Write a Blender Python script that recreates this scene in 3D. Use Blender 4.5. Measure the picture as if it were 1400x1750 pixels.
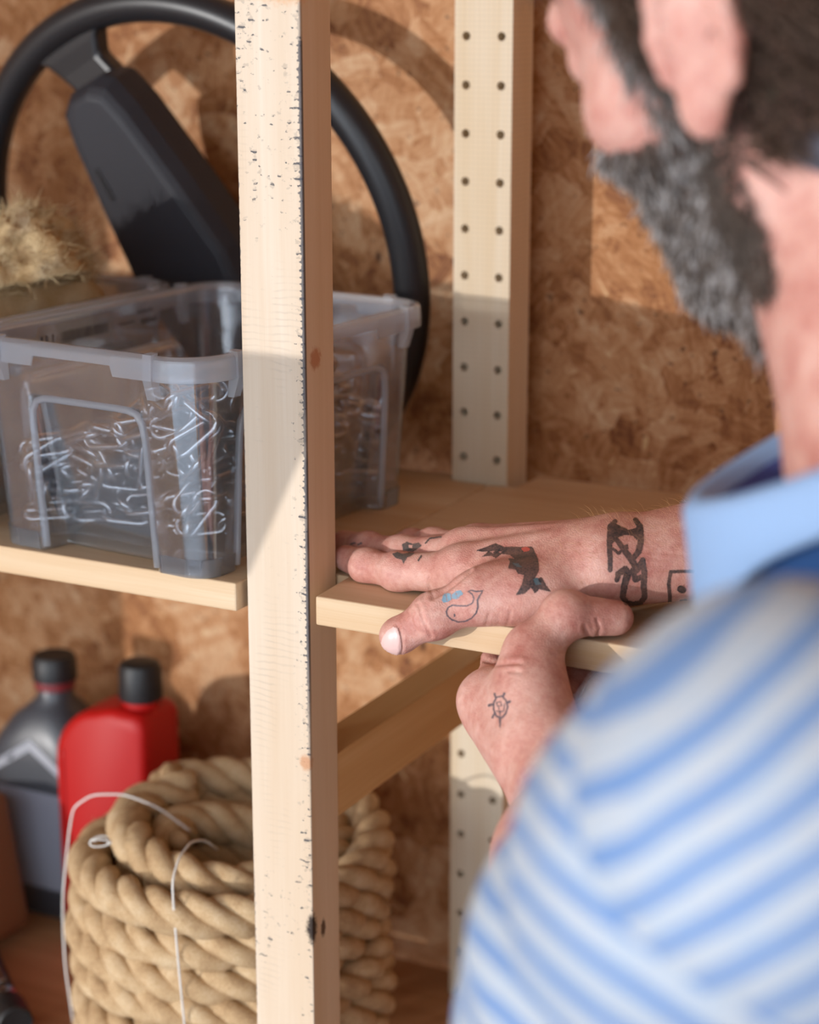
import bpy, bmesh, math, random
import numpy as np
from mathutils import Vector, Matrix, Euler, noise as mnoise
from mathutils.bvhtree import BVHTree

scene = bpy.context.scene
for o in list(bpy.data.objects):
    bpy.data.objects.remove(o)
COL = scene.collection
MM = 0.001

# ------------------------------------------------------------------ camera
YAW, PITCH = math.radians(27.343), math.radians(15.150)
F_PX = 3404.5
CAM = Vector((0.55885, -0.95250, 0.39539))
cy, sy, cp, sp = math.cos(YAW), math.sin(YAW), math.cos(PITCH), math.sin(PITCH)
C_F = Vector((-sy * cp, cy * cp, -sp))
C_R = Vector((cy, sy, 0.0))
C_U = C_R.cross(C_F)
cam_data = bpy.data.cameras.new('camera')
cam_data.sensor_fit = 'VERTICAL'
cam_data.sensor_height = 30.0
cam_data.lens = F_PX / 1750.0 * 30.0
cam_data.clip_start = 0.01
cam_data.clip_end = 100
cam_data.dof.use_dof = True
cam_data.dof.focus_distance = 1.125
cam_data.dof.aperture_fstop = cam_data.lens / 15.5
cam_data.dof.aperture_blades = 0
cam = bpy.data.objects.new('camera', cam_data)
cam.matrix_world = Matrix(((C_R.x, C_U.x, -C_F.x, CAM.x), (C_R.y, C_U.y, -C_F.y, CAM.y), (C_R.z, C_U.z, -C_F.z, CAM.z), (0, 0, 0, 1)))
COL.objects.link(cam)
scene.camera = cam

# ------------------------------------------------------------------ light
world = bpy.data.worlds.new('sky')
scene.world = world
world.use_nodes = True
_bg = world.node_tree.nodes['Background']
_bg.inputs['Color'].default_value = (0.84, 0.92, 1.0, 1)
_bg.inputs['Strength'].default_value = 3.9
SUN_S, SUN_EL = 0.50, math.radians(3.0)
sun_dir = Vector((SUN_S, 1.0, -math.tan(SUN_EL) * math.hypot(SUN_S, 1))).normalized()
sd = bpy.data.lights.new('sun', 'SUN')
sd.energy = 2.5
sd.angle = math.radians(0.14)
sd.color = (1.0, 0.975, 0.945)
sun = bpy.data.objects.new('sun', sd)
sun.rotation_euler = sun_dir.to_track_quat('-Z', 'Y').to_euler()
sun.location = (-1.2, -3, 0.6)
COL.objects.link(sun)

scene.view_settings.view_transform = 'Standard'
scene.view_settings.look = 'None'
scene.view_settings.exposure = -0.28
scene.view_settings.gamma = 1.0
scene.view_settings.use_curve_mapping = False
scene.cycles.use_denoising = True
scene.cycles.max_bounces = 6
scene.cycles.diffuse_bounces = 3
scene.cycles.glossy_bounces = 3
scene.cycles.use_adaptive_sampling = True
scene.cycles.adaptive_threshold = 0.03
scene.cycles.transparent_max_bounces = 14
scene.cycles.caustics_reflective = False
scene.cycles.caustics_refractive = False
scene.cycles.sample_clamp_indirect = 6.0

# ------------------------------------------------------------------ helpers
def tag(o, label=None, cat=None, group=None, kind=None):
    if label: o['label'] = label
    if cat: o['category'] = cat
    if group: o['group'] = group
    if kind: o['kind'] = kind
    return o

def empty(name, loc=(0, 0, 0), label=None, cat=None, group=None):
    o = bpy.data.objects.new(name, None)
    o.location = loc
    o.empty_display_size = 0.02
    COL.objects.link(o)
    bpy.context.view_layer.update()
    return tag(o, label, cat, group)

def link(name, me, mat=None, parent=None, smooth=False):
    o = bpy.data.objects.new(name, me)
    COL.objects.link(o)
    if mat is not None and len(me.materials) == 0:
        for m in (mat if isinstance(mat, (list, tuple)) else [mat]):
            me.materials.append(m)
    if parent is not None:
        o.parent = parent
        # meshes are written in world coordinates: undo the parents' offset
        off = Vector((0, 0, 0)); q = parent
        while q is not None:
            off += q.location; q = q.parent
        o.location = -off
    if smooth:
        me.shade_smooth() if hasattr(me, 'shade_smooth') else None
    return o

def from_bm(name, bm, mat=None, parent=None, smooth=False):
    me = bpy.data.meshes.new(name)
    bmesh.ops.recalc_face_normals(bm, faces=bm.faces)
    bm.to_mesh(me); bm.free()
    return link(name, me, mat, parent, smooth)

def from_np(name, verts, faces, mat=None, parent=None, smooth=True):
    me = bpy.data.meshes.new(name)
    verts = np.asarray(verts, dtype=np.float32); faces = np.asarray(faces, dtype=np.int32)
    k = faces.shape[1]
    me.vertices.add(len(verts)); me.vertices.foreach_set('co', verts.ravel())
    me.loops.add(faces.size); me.loops.foreach_set('vertex_index', faces.ravel())
    me.polygons.add(len(faces))
    me.polygons.foreach_set('loop_start', np.arange(0, faces.size, k, dtype=np.int32))
    me.update(calc_edges=True); me.validate()
    if smooth:
        me.polygons.foreach_set('use_smooth', np.ones(len(me.polygons), dtype=bool))
    return link(name, me, mat, parent)

def box_bm(bm, lo, hi, bevel=0.0):
    lo, hi = Vector(lo), Vector(hi)
    vs = [bm.verts.new((x, y, z)) for x in (lo.x, hi.x) for y in (lo.y, hi.y) for z in (lo.z, hi.z)]
    fs = [bm.faces.new([vs[i] for i in q]) for q in ((0, 1, 3, 2), (4, 6, 7, 5), (0, 4, 5, 1), (2, 3, 7, 6), (0, 2, 6, 4), (1, 5, 7, 3))]
    if bevel:
        es = {e for f_ in fs for e in f_.edges}
        bmesh.ops.bevel(bm, geom=list(es), offset=bevel, segments=2, profile=0.5, affect='EDGES')

def box(name, lo, hi, mat, parent=None, bevel=0.0):
    bm = bmesh.new(); box_bm(bm, lo, hi, bevel)
    return from_bm(name, bm, mat, parent)

def prism(name, poly, z0, z1, mat, parent=None, bevel=0.0):
    bm = bmesh.new()
    a = [bm.verts.new((x, y, z0)) for x, y in poly]; b = [bm.verts.new((x, y, z1)) for x, y in poly]
    n = len(poly)
    bm.faces.new(a[::-1]); bm.faces.new(b)
    for i in range(n):
        bm.faces.new((a[i], a[(i + 1) % n], b[(i + 1) % n], b[i]))
    if bevel:
        bmesh.ops.bevel(bm, geom=bm.edges[:], offset=bevel, segments=2, profile=0.5, affect='EDGES')
    return from_bm(name, bm, mat, parent)

def tube_np(path, rad, sides=8, closed=False, caps=True):
    """tube along path (n,3); rad scalar or (n,). Returns verts, quads (caps as degenerate fans kept simple)."""
    P = np.asarray(path, float); n = len(P)
    rad = np.broadcast_to(np.asarray(rad, float), (n,))
    if closed:
        T = np.roll(P, -1, 0) - np.roll(P, 1, 0)
    else:
        T = np.gradient(P, axis=0)
    T /= np.linalg.norm(T, axis=1)[:, None] + 1e-12
    up = np.array([0.0, 0, 1]) if abs(T[0, 2]) < 0.9 else np.array([1.0, 0, 0])
    N = np.zeros_like(P); N[0] = np.cross(T[0], up); N[0] /= np.linalg.norm(N[0])
    for i in range(1, n):
        v = N[i - 1] - T[i] * (N[i - 1] @ T[i]); N[i] = v / (np.linalg.norm(v) + 1e-12)
    B = np.cross(T, N)
    a = np.arange(sides) * 2 * np.pi / sides
    V = P[:, None] + rad[:, None, None] * (np.cos(a)[None, :, None] * N[:, None] + np.sin(a)[None, :, None] * B[:, None])
    V = V.reshape(-1, 3)
    m = n if closed else n - 1
    i = np.arange(m)[:, None]; j = np.arange(sides)[None, :]
    i2 = (i + 1) % n; j2 = (j + 1) % sides
    Fq = np.stack([np.broadcast_to(i * sides, (m, sides)) + j, i * sides + j2, i2 * sides + j2, i2 * sides + j], -1).reshape(-1, 4)
    if caps and not closed:
        V = np.vstack([V, P[0] - T[0] * rad[0] * 0.5, P[-1] + T[-1] * rad[-1] * 0.5])
        c0, c1 = len(V) - 2, len(V) - 1
        ext = []
        for q in range(0, sides, 2):
            ext.append([c0, (q + 2) % sides, (q + 1) % sides, q])
            b = (n - 1) * sides
            ext.append([c1, b + q, b + (q + 1) % sides, b + (q + 2) % sides])
        Fq = np.vstack([Fq, np.array(ext)])
    return V, Fq

def join_np(parts):
    V, Fa, off = [], [], 0
    for v, f_ in parts:
        V.append(v); Fa.append(f_ + off); off += len(v)
    return np.vstack(V), np.vstack(Fa)

def lathe(name, prof, mat, parent=None, seg=40, center=(0, 0, 0), axis=None, smooth=True):
    """prof: list of (r, z); closed by the axis at both ends."""
    bm = bmesh.new(); rings = []
    for r_, z_ in prof:
        if r_ < 1e-6:
            rings.append([bm.verts.new((0, 0, z_))])
        else:
            rings.append([bm.verts.new((r_ * math.cos(2 * math.pi * k / seg), r_ * math.sin(2 * math.pi * k / seg), z_)) for k in range(seg)])
    for a, b in zip(rings, rings[1:]):
        for k in range(seg):
            k2 = (k + 1) % seg
            if len(a) == 1 and len(b) == 1: continue
            if len(a) == 1: bm.faces.new((a[0], b[k], b[k2]))
            elif len(b) == 1: bm.faces.new((a[k], b[0], a[k2]))
            else: bm.faces.new((a[k], b[k], b[k2], a[k2]))
    M = Matrix.Translation(Vector(center))
    if axis is not None:
        M = M @ Vector(axis).to_track_quat('Z', 'Y').to_matrix().to_4x4()
    bm.transform(M)
    o = from_bm(name, bm, mat, parent)
    if smooth:
        o.data.polygons.foreach_set('use_smooth', [True] * len(o.data.polygons))
        try: o.data.set_sharp_from_angle(angle=math.radians(38))
        except Exception: pass
    return o

# ------------------------------------------------------------------ node helper
class NT:
    def __init__(self, name):
        self.m = bpy.data.materials.new(name); self.m.use_nodes = True
        self.t = self.m.node_tree; self.b = self.t.nodes['Principled BSDF']; self.out = self.t.nodes['Material Output']
    def n(self, typ, **kw):
        nd = self.t.nodes.new(typ)
        for k, v in kw.items():
            setattr(nd, k, v)
        return nd
    def set(self, nd, **ins):
        for k, v in ins.items():
            key = k.replace('_', ' ')
            sock = nd.inputs[int(k[1:])] if k[0] == 'i' and k[1:].isdigit() else nd.inputs[key]
            if isinstance(v, bpy.types.NodeSocket): self.t.links.new(v, sock)
            else: sock.default_value = v
        return nd
    def math(self, op, a, b=0.0, c=None, clamp=False):
        nd = self.n('ShaderNodeMath', operation=op, use_clamp=clamp)
        self.set(nd, i0=a, i1=b)
        if c is not None: self.set(nd, i2=c)
        return nd.outputs[0]
    def mapping(self, vec, scale=(1, 1, 1), rot=(0, 0, 0), loc=(0, 0, 0)):
        nd = self.n('ShaderNodeMapping'); self.set(nd, Vector=vec, Scale=scale, Rotation=rot, Location=loc)
        return nd.outputs[0]
    def coord(self, which='Object'):
        return self.n('ShaderNodeTexCoord').outputs[which]
    def noise(self, vec, scale, detail=3, rough=0.5, dist=0.0):
        nd = self.n('ShaderNodeTexNoise'); self.set(nd, Vector=vec, Scale=scale, Detail=detail, Roughness=rough, Distortion=dist)
        return nd.outputs['Fac']
    def ramp(self, fac, stops, interp='LINEAR'):
        nd = self.n('ShaderNodeValToRGB'); cr = nd.color_ramp; cr.interpolation = interp
        while len(cr.elements) < len(stops): cr.elements.new(0.5)
        for e, (p_, c_) in zip(cr.elements, stops):
            e.position = p_; e.color = (*c_, 1) if len(c_) == 3 else c_
        self.set(nd, Fac=fac)
        return nd.outputs['Color']
    def mix(self, fac, a, b, mode='MIX'):
        nd = self.n('ShaderNodeMix', data_type='RGBA', blend_type=mode)
        def put(s, v):
            if isinstance(v, bpy.types.NodeSocket): self.t.links.new(v, s)
            elif isinstance(v, (int, float)): s.default_value = v
            else: s.default_value = (*v, 1) if len(v) == 3 else v
        put(nd.inputs[0], fac); put(nd.inputs[6], a); put(nd.inputs[7], b)
        return nd.outputs[2]
    def maprange(self, v, a, b, c=0.0, d=1.0, smooth=False):
        nd = self.n('ShaderNodeMapRange', clamp=True)
        if smooth: nd.interpolation_type = 'SMOOTHSTEP'
        self.set(nd, Value=v, i1=a, i2=b, i3=c, i4=d)
        return nd.outputs[0]
    def bump(self, h, strength=0.3, dist=0.001):
        nd = self.n('ShaderNodeBump'); self.set(nd, Height=h, Strength=strength, Distance=dist)
        self.t.links.new(nd.outputs[0], self.b.inputs['Normal'])
        return nd.outputs[0]
    def sep(self, vec):
        nd = self.n('ShaderNodeSeparateXYZ'); self.set(nd, Vector=vec); return nd.outputs
    def fin(self, color=None, rough=None, **kw):
        if color is not None:
            if isinstance(color, bpy.types.NodeSocket): self.t.links.new(color, self.b.inputs['Base Color'])
            else: self.b.inputs['Base Color'].default_value = (*color, 1)
        if rough is not None: self.set(self.b, Roughness=rough)
        for k, v in kw.items(): self.set(self.b, **{k: v})
        return self.m

def srgb(r, g, b):
    f_ = lambda c: (c / 255 / 12.92) if c / 255 <= 0.04045 else ((c / 255 + 0.055) / 1.055) ** 2.4
    return (f_(r), f_(g), f_(b))

# ------------------------------------------------------------------ materials
def mat_plain(name, col, rough=0.5, metal=0.0, bump=None, spec=0.5, **kw):
    M = NT(name)
    if bump:
        sc, st = bump
        M.bump(M.noise(M.coord(), sc, 3), st, 0.0006)
    return M.fin(col, rough, Metallic=metal, Specular_IOR_Level=spec, **kw)

def mat_pine(name, axis, light=(228, 198, 158), dark=(205, 160, 108), seed=0.0, knots=True, extra=None):
    M = NT(name)
    co = M.coord()
    sc = [34.0, 34.0, 34.0]; sc[axis] = 1.6
    v = M.mapping(co, tuple(sc), loc=(seed, seed * 1.7, seed * 0.6))
    warp = M.noise(M.mapping(co, (4, 4, 4), loc=(seed, 0, 0)), 1.0, 2)
    rings = M.noise(v, 1.3, 4, 0.55, 0.35)
    fine = M.noise(M.mapping(co, tuple(2600 if i != axis else 22 for i in range(3))), 1.0, 2)
    f1 = M.math('ADD', M.math('MULTIPLY', rings, 0.9), M.math('MULTIPLY', fine, 0.22))
    f1 = M.math('ADD', f1, M.math('MULTIPLY', warp, 0.25))
    col = M.ramp(f1, [(0.40, srgb(*light)), (0.62, srgb(*[int((a + b) / 2) for a, b in zip(light, dark)])), (0.86, srgb(*dark))])
    band = M.n('ShaderNodeTexWave', wave_type='BANDS', bands_direction='XYZ'[(axis + 1) % 3])
    M.set(band, Vector=M.mapping(co, tuple(1.0 if i != axis else 0.06 for i in range(3)), loc=(seed, seed, seed)), Scale=62.0, Distortion=5.0, Detail=2.0, Detail_Scale=1.2)
    col = M.mix(M.math('MULTIPLY', band.outputs['Fac'], 0.16), col, srgb(*dark), 'MIX')
    if knots:
        vo = M.n('ShaderNodeTexVoronoi', feature='F1')
        ks = [11.0, 11.0, 11.0]; ks[axis] = 3.4
        M.set(vo, Vector=M.mapping(co, tuple(ks), loc=(seed * 3.1, seed, 0.3)), Scale=1.0, Randomness=1.0)
        k = M.maprange(vo.outputs['Distance'], 0.05, 0.16, 1.0, 0.0, True)
        col = M.mix(M.math('MULTIPLY', k, 0.75), col, srgb(168, 106, 62))
    h = M.math('ADD', M.math('MULTIPLY', fine, 0.6), rings)
    if extra: col = extra(M, co, col)
    M.bump(h, 0.12, 0.0005)
    return M.fin(col, 0.56, Specular_IOR_Level=0.3)

def saw_marks(M, co, col):
    """rough-sawn front face: cross lines, blue-black chips along the right arris, and the dark knot."""
    x, y, z = M.sep(co)
    front = M.math('LESS_THAN', y, 0.0008)
    zz = M.math('ADD', z, M.math('MULTIPLY', M.noise(M.mapping(co, (34, 30, 46)), 1.0, 3), 0.0085))
    saw = M.math('SINE', M.math('MULTIPLY', zz, 2 * math.pi / 0.0042))
    saw = M.maprange(saw, 0.35, 1.0, 0, 1, True)
    patch = M.maprange(M.noise(M.mapping(co, (36, 20, 11), loc=(2.7, 0, 0.4)), 1.0, 3), 0.50, 0.70, 0, 1, True)
    light_saw = M.math('MULTIPLY', M.math('MULTIPLY', saw, patch), front)
    col = M.mix(M.math('MULTIPLY', light_saw, 0.15), col, srgb(128, 112, 102))
    # dark dashes: sparse, strongest near the right arris (x ~ 0) and top of the post
    edge = M.maprange(x, -0.0115, -0.001, 0.0, 1.0)
    topz = M.maprange(z, 0.22, 0.36, 0.0, 0.85)
    low = M.maprange(M.math('ABSOLUTE', M.math('SUBTRACT', z, -0.165)), 0.0, 0.05, 0.75, 0.0)
    zone = M.math('MAXIMUM', edge, M.math('MAXIMUM', topz, low))
    nz = M.noise(M.mapping(co, (180, 40, 260), loc=(5.1, 0, 1.3)), 1.0, 3, 0.6)
    big = M.noise(M.mapping(co, (28, 10, 16), loc=(1.1, 0, 7.7)), 1.0, 2)
    thr = M.math('ADD', nz, M.math('ADD', M.math('MULTIPLY', zone, 0.10), M.math('MULTIPLY', M.math('SUBTRACT', big, 0.5), 0.35)))
    d = M.maprange(thr, 0.64, 0.69, 0, 1, True)
    d = M.math('MULTIPLY', M.math('MULTIPLY', d, front), M.math('ADD', 0.25, M.math('MULTIPLY', saw, 0.9), clamp=True))
    d = M.math('MULTIPLY', d, M.maprange(zone, 0.02, 0.4, 0.05, 1.0))
    col = M.mix(M.math('MULTIPLY', d, 0.9), col, srgb(52, 56, 66))
    # chipped paint line right on the arris
    wig = M.math('MULTIPLY', M.math('SUBTRACT', M.noise(M.mapping(co, (1, 1, 240)), 1.0, 3), 0.5), 0.0032)
    saww = M.math('MULTIPLY', saw, 0.0011)
    ln = M.math('ADD', M.math('ADD', x, wig), saww)
    line = M.math('MULTIPLY', M.maprange(ln, -0.0017, -0.0011, 0, 1), M.math('LESS_THAN', y, 0.0022))
    runs = M.maprange(M.noise(M.mapping(co, (0, 0, 7.5), loc=(0, 0, 3.35)), 1.0, 3), 0.40, 0.52, 0, 1)
    runs = M.math('MAXIMUM', M.math('MULTIPLY', runs, M.maprange(z, -0.10, 0.02, 0.0, 1.0)), M.math('MULTIPLY', M.maprange(z, 0.10, 0.16, 0, 1), M.math('GREATER_THAN', 0.36, z)))
    col = M.mix(M.math('MULTIPLY', M.math('MULTIPLY', line, runs), 0.85), col, srgb(66, 68, 78))
    # thin dark line on the left arris
    l2 = M.math('MULTIPLY', M.maprange(M.math('ADD', x, wig), -0.0408, -0.0412, 0, 1), M.maprange(M.noise(M.mapping(co, (0, 0, 9), loc=(0, 0, 1.2)), 1.0, 2), 0.5, 0.56, 0, 1))
    col = M.mix(M.math('MULTIPLY', l2, 0.8), col, srgb(80, 80, 86))
    col = M.mix(M.math('SUBTRACT', 1.0, M.math('LESS_THAN', y, 0.0012)), col, M.mix(1.0, col, (1.0, 0.88, 0.74), 'MULTIPLY'))   # sides tinted darker and warmer: shade and bounced light put into the colour
    # knots: the dark resin knot low on the right arris, a soft one above
    for (kx, ky, kz, sx, sz, r0, cc, am) in ((0.001, 0.0, -0.166, 1.0, 0.5, 0.0050, (38, 26, 22), 0.97), (-0.003, 0.0, -0.018 - 0.04, 1.0, 0.9, 0.0042, (196, 140, 100), 0.8), (0.0, 0.013, -0.171, 1.0, 0.5, 0.0028, (70, 40, 24), 0.9), (0.0, 0.012, 0.184, 1.0, 1.0, 0.006, (170, 92, 44), 0.7), (-0.006, 0.0, 0.392, 0.45, 1.0, 0.012, (214, 158, 108), 0.75)):
        c_ = M.mapping(co, (sx, 1.0, sz), loc=(-kx * sx, -ky, -kz * sz))
        ln_ = M.n('ShaderNodeVectorMath', operation='LENGTH'); M.set(ln_, i0=c_)
        dist = M.math('ADD', ln_.outputs['Value'], M.math('MULTIPLY', M.math('SUBTRACT', M.noise(M.mapping(co, (420, 420, 420)), 1.0, 3), 0.5), r0 * 0.9))
        k = M.maprange(dist, r0 * 0.6, r0 * 1.35, 1, 0, True)
        col = M.mix(M.math('MULTIPLY', k, am), col, srgb(*cc))
    return col

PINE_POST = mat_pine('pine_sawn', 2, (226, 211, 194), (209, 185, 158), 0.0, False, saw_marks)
def fine_mesh_marks(M, co, col):
    x, y, z = M.sep(co)
    w1 = M.math('SINE', M.math('MULTIPLY', z, 2 * math.pi / 0.0036)); w2 = M.math('SINE', M.math('MULTIPLY', x, 2 * math.pi / 0.0036))
    g = M.math('MULTIPLY', M.math('MAXIMUM', M.maprange(w1, 0.5, 1, 0, 1), M.maprange(w2, 0.5, 1, 0, 1)), 0.14)
    return M.mix(g, col, srgb(150, 138, 120))
PINE_REAR = mat_pine('pine_planed', 2, (232, 221, 202), (216, 192, 158), 4.0, False, fine_mesh_marks)
PINE_RAIL = mat_pine('pine_rail', 1, (226, 184, 132), (200, 150, 92), 2.0, False)
PINE_SHELF = mat_pine('pine_shelf', 0, (231, 212, 184), (207, 172, 132), 6.0, False)
PINE_SHELF_L = mat_pine('pine_shelf_long', 0, (229, 210, 182), (204, 168, 128), 9.0, True)
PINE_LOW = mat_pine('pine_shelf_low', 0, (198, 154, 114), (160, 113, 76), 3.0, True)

def mat_osb(name):
    M = NT(name)
    co = M.coord()
    x, y, z = M.sep(co)
    v2 = M.n('ShaderNodeCombineXYZ'); M.set(v2, i0=M.math('ADD', x, M.math('MULTIPLY', y, 0.7)), i1=z, i2=0.0)
    base = v2.outputs[0]
    def flakes(scale, seed, stretch):
        w = M.n('ShaderNodeTexNoise'); M.set(w, Vector=M.mapping(base, (1, 1, 1), loc=(seed, seed, 0)), Scale=scale * 1.1, Detail=2.0)
        off = M.n('ShaderNodeVectorMath', operation='SCALE'); M.set(off, i0=w.outputs['Color'], Scale=0.35 / scale)
        ad = M.n('ShaderNodeVectorMath', operation='ADD'); M.set(ad, i0=base, i1=off.outputs[0])
        vo = M.n('ShaderNodeTexVoronoi', feature='F1', distance='MANHATTAN')
        M.set(vo, Vector=M.mapping(ad.outputs[0], (1, 1, 1), rot=(0, 0, seed), loc=(seed, seed * 2, 0)), Scale=scale, Randomness=1.0)
        sepc = M.n('ShaderNodeSeparateColor'); M.set(sepc, Color=vo.outputs['Color'])
        rot = M.n('ShaderNodeVectorRotate', rotation_type='Z_AXIS'); M.set(rot, Vector=base, Angle=M.math('MULTIPLY', sepc.outputs[0], 3.14159))
        st = M.noise(M.mapping(rot.outputs[0], (stretch, stretch * 9, 1), loc=(seed * 3, seed, 0)), 1.0, 4, 0.6)
        return st, sepc.outputs[1], vo.outputs['Distance'], sepc.outputs[2]
    s1, t1, d1, q1 = flakes(24.0, 1.3, 14.0)
    s2, t2, d2, q2 = flakes(60.0, 4.1, 30.0)
    s3, t3, d3, q3 = flakes(38.0, 7.7, 55.0)
    t = M.math('ADD', M.math('MULTIPLY', t1, 0.26), M.math('MULTIPLY', t2, 0.22))
    s = M.math('ADD', M.math('MULTIPLY', s1, 0.50), M.math('ADD', M.math('MULTIPLY', s2, 0.45), M.math('MULTIPLY', s3, 0.30)))
    f1 = M.math('ADD', M.math('MULTIPLY', t, 0.75), M.math('MULTIPLY', M.math('SUBTRACT', s, 0.2), 0.85))
    col = M.ramp(f1, [(0.34, srgb(118, 70, 42)), (0.48, srgb(168, 114, 72)), (0.60, srgb(196, 146, 104)), (0.74, srgb(214, 175, 137)), (0.9, srgb(228, 200, 164))])
    big = M.noise(M.mapping(base, (7, 7, 1)), 1.0, 2)
    col = M.mix(M.maprange(big, 0.35, 0.7, 0, 0.35), col, srgb(170, 112, 58))
    # thin dark resin slivers and specks
    sl = M.maprange(M.math('ADD', s2, M.math('MULTIPLY', s1, 0.25)), 0.78, 0.86, 0, 1)
    col = M.mix(M.math('MULTIPLY', sl, 0.5), col, srgb(238, 212, 160))
    dk = M.maprange(M.math('ADD', M.noise(M.mapping(base, (130, 130, 1), loc=(3, 8, 0)), 1.0, 2, 0.6), M.math('MULTIPLY', s2, 0.30)), 0.80, 0.88, 0, 1)
    col = M.mix(M.math('MULTIPLY', dk, 0.75), col, srgb(70, 38, 20))
    vs = M.n('ShaderNodeTexVoronoi', feature='F1'); M.set(vs, Vector=M.mapping(base, (1, 0.6, 1), rot=(0, 0, 0.6)), Scale=38.0)
    sp_ = M.math('MULTIPLY', M.maprange(vs.outputs['Distance'], 0.05, 0.14, 1, 0, True), M.math('GREATER_THAN', M.n('ShaderNodeSeparateColor').outputs[0], -1.0))
    sc_ = M.n('ShaderNodeSeparateColor'); M.set(sc_, Color=vs.outputs['Color'])
    sp_ = M.math('MULTIPLY', sp_, M.math('GREATER_THAN', sc_.outputs[0], 0.72))
    col = M.mix(M.math('MULTIPLY', sp_, 0.85), col, srgb(58, 34, 22))
    M.bump(M.math('ADD', s, M.math('MULTIPLY', t, 0.8)), 0.25, 0.0012)
    return M.fin(col, 0.62, Specular_IOR_Level=0.25)
OSB = mat_osb('osb_board')
def mat_osb_far(name):
    M = NT(name); co = M.coord()
    n = M.noise(M.mapping(co, (30, 30, 12)), 1.0, 3, 0.6)
    return M.fin(M.ramp(n, [(0.3, srgb(160, 106, 66)), (0.5, srgb(196, 147, 104)), (0.7, srgb(216, 180, 140))]), 0.65, Specular_IOR_Level=0.2)
OSB_FAR = mat_osb_far('osb_board_far')

CONCRETE = mat_plain('concrete_floor', srgb(170, 178, 190), 0.7, bump=(40, 0.2))
BLACK_RUBBER = mat_plain('black_rim_vinyl', srgb(33, 33, 36), 0.36, bump=(900, 0.08), spec=0.5)
BLACK_PAD = mat_plain('black_pad_vinyl', srgb(40, 40, 46), 0.55, bump=(2600, 0.25), spec=0.4)
BLACK_CAP = mat_plain('black_cap_plastic', srgb(28, 28, 30), 0.5, bump=(600, 0.1))
DARK_GREY = mat_plain('grey_bottle_plastic', srgb(62, 64, 70), 0.35)
DARK_LABEL = mat_plain('grey_bottle_label', srgb(132, 134, 146), 0.35)
DARK_BAND = mat_plain('red_ring_plastic', srgb(120, 40, 44), 0.4)
RED = mat_plain('red_plastic', srgb(176, 14, 12), 0.48, bump=(300, 0.03), spec=0.35)
CHROME = mat_plain('chrome_metal', srgb(205, 205, 205), 0.18, 1.0)
STEEL = mat_plain('galvanised_steel', srgb(198, 200, 202), 0.22, 1.0, bump=(500, 0.05))
BROWN_CASE = mat_plain('brown_leather', srgb(120, 82, 52), 0.6, bump=(300, 0.2))
BLACK_STRAP = mat_plain('black_strap', srgb(24, 22, 22), 0.6)
STRING = mat_plain('white_string', srgb(226, 222, 216), 0.35)
DARK_RAG = mat_plain('dark_cloth', srgb(40, 38, 38), 0.9, bump=(300, 0.4))

def mat_plastic_clear(name, milk=0.16, tint=(0.93, 0.95, 1.0), gloss=0.05, base_refl=0.05):
    M = NT(name); t = M.t
    t.nodes.remove(M.b)
    tr = M.n('ShaderNodeBsdfTransparent'); tr.inputs[0].default_value = (*tint, 1)
    df = M.n('ShaderNodeBsdfDiffuse'); df.inputs[0].default_value = (0.86, 0.89, 0.94, 1)
    tl = M.n('ShaderNodeBsdfTranslucent'); tl.inputs[0].default_value = (0.86, 0.89, 0.94, 1)
    gl = M.n('ShaderNodeBsdfGlossy'); gl.inputs['Roughness'].default_value = gloss
    m0 = M.n('ShaderNodeMixShader'); m0.inputs[0].default_value = 0.5
    t.links.new(df.outputs[0], m0.inputs[1]); t.links.new(tl.outputs[0], m0.inputs[2])
    m1 = M.n('ShaderNodeMixShader'); m1.inputs[0].default_value = milk
    t.links.new(tr.outputs[0], m1.inputs[1]); t.links.new(m0.outputs[0], m1.inputs[2])
    lw = M.n('ShaderNodeLayerWeight'); lw.inputs['Blend'].default_value = 0.5
    fac = M.math('ADD', base_refl, M.math('MULTIPLY', M.math('POWER', lw.outputs['Facing'], 4.0), 0.7))
    m2 = M.n('ShaderNodeMixShader'); t.links.new(fac, m2.inputs[0])
    t.links.new(m1.outputs[0], m2.inputs[1]); t.links.new(gl.outputs[0], m2.inputs[2])
    t.links.new(m2.outputs[0], M.out.inputs['Surface'])
    return M.m
CLEAR = mat_plastic_clear('clear_polypropylene', 0.10, (0.97, 0.98, 1.0), 0.04, 0.16)
EDGE = mat_plastic_clear('frosted_edge', 0.42, (0.95, 0.97, 1.0), 0.2)
MILKY = mat_plastic_clear('milky_polypropylene', 0.34, (0.95, 0.97, 1.0), 0.2)

def mat_rope():
    M = NT('jute_rope'); co = M.coord()
    n1 = M.noise(co, 60, 3); n2 = M.noise(co, 900, 3, 0.7)
    f1 = M.math('ADD', M.math('MULTIPLY', n1, 0.5), M.math('MULTIPLY', n2, 0.6))
    col = M.ramp(f1, [(0.3, srgb(146, 112, 80)), (0.55, srgb(200, 168, 128)), (0.8, srgb(228, 206, 172))])
    M.bump(n2, 0.7, 0.0012)
    return M.fin(col, 0.9, Specular_IOR_Level=0.15)
ROPE = mat_rope()
def mat_fleece():
    M = NT('cream_wool'); co = M.coord()
    n2 = M.noise(co, 700, 3, 0.7); n1 = M.noise(co, 40, 3)
    col = M.ramp(M.math('ADD', M.math('MULTIPLY', n1, 0.7), M.math('MULTIPLY', n2, 0.35)), [(0.3, srgb(196, 156, 104)), (0.6, srgb(232, 206, 162)), (0.8, srgb(246, 234, 210))])
    M.bump(n2, 0.9, 0.003)
    return M.fin(col, 0.95, Specular_IOR_Level=0.1)
FLEECE = mat_fleece()

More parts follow.
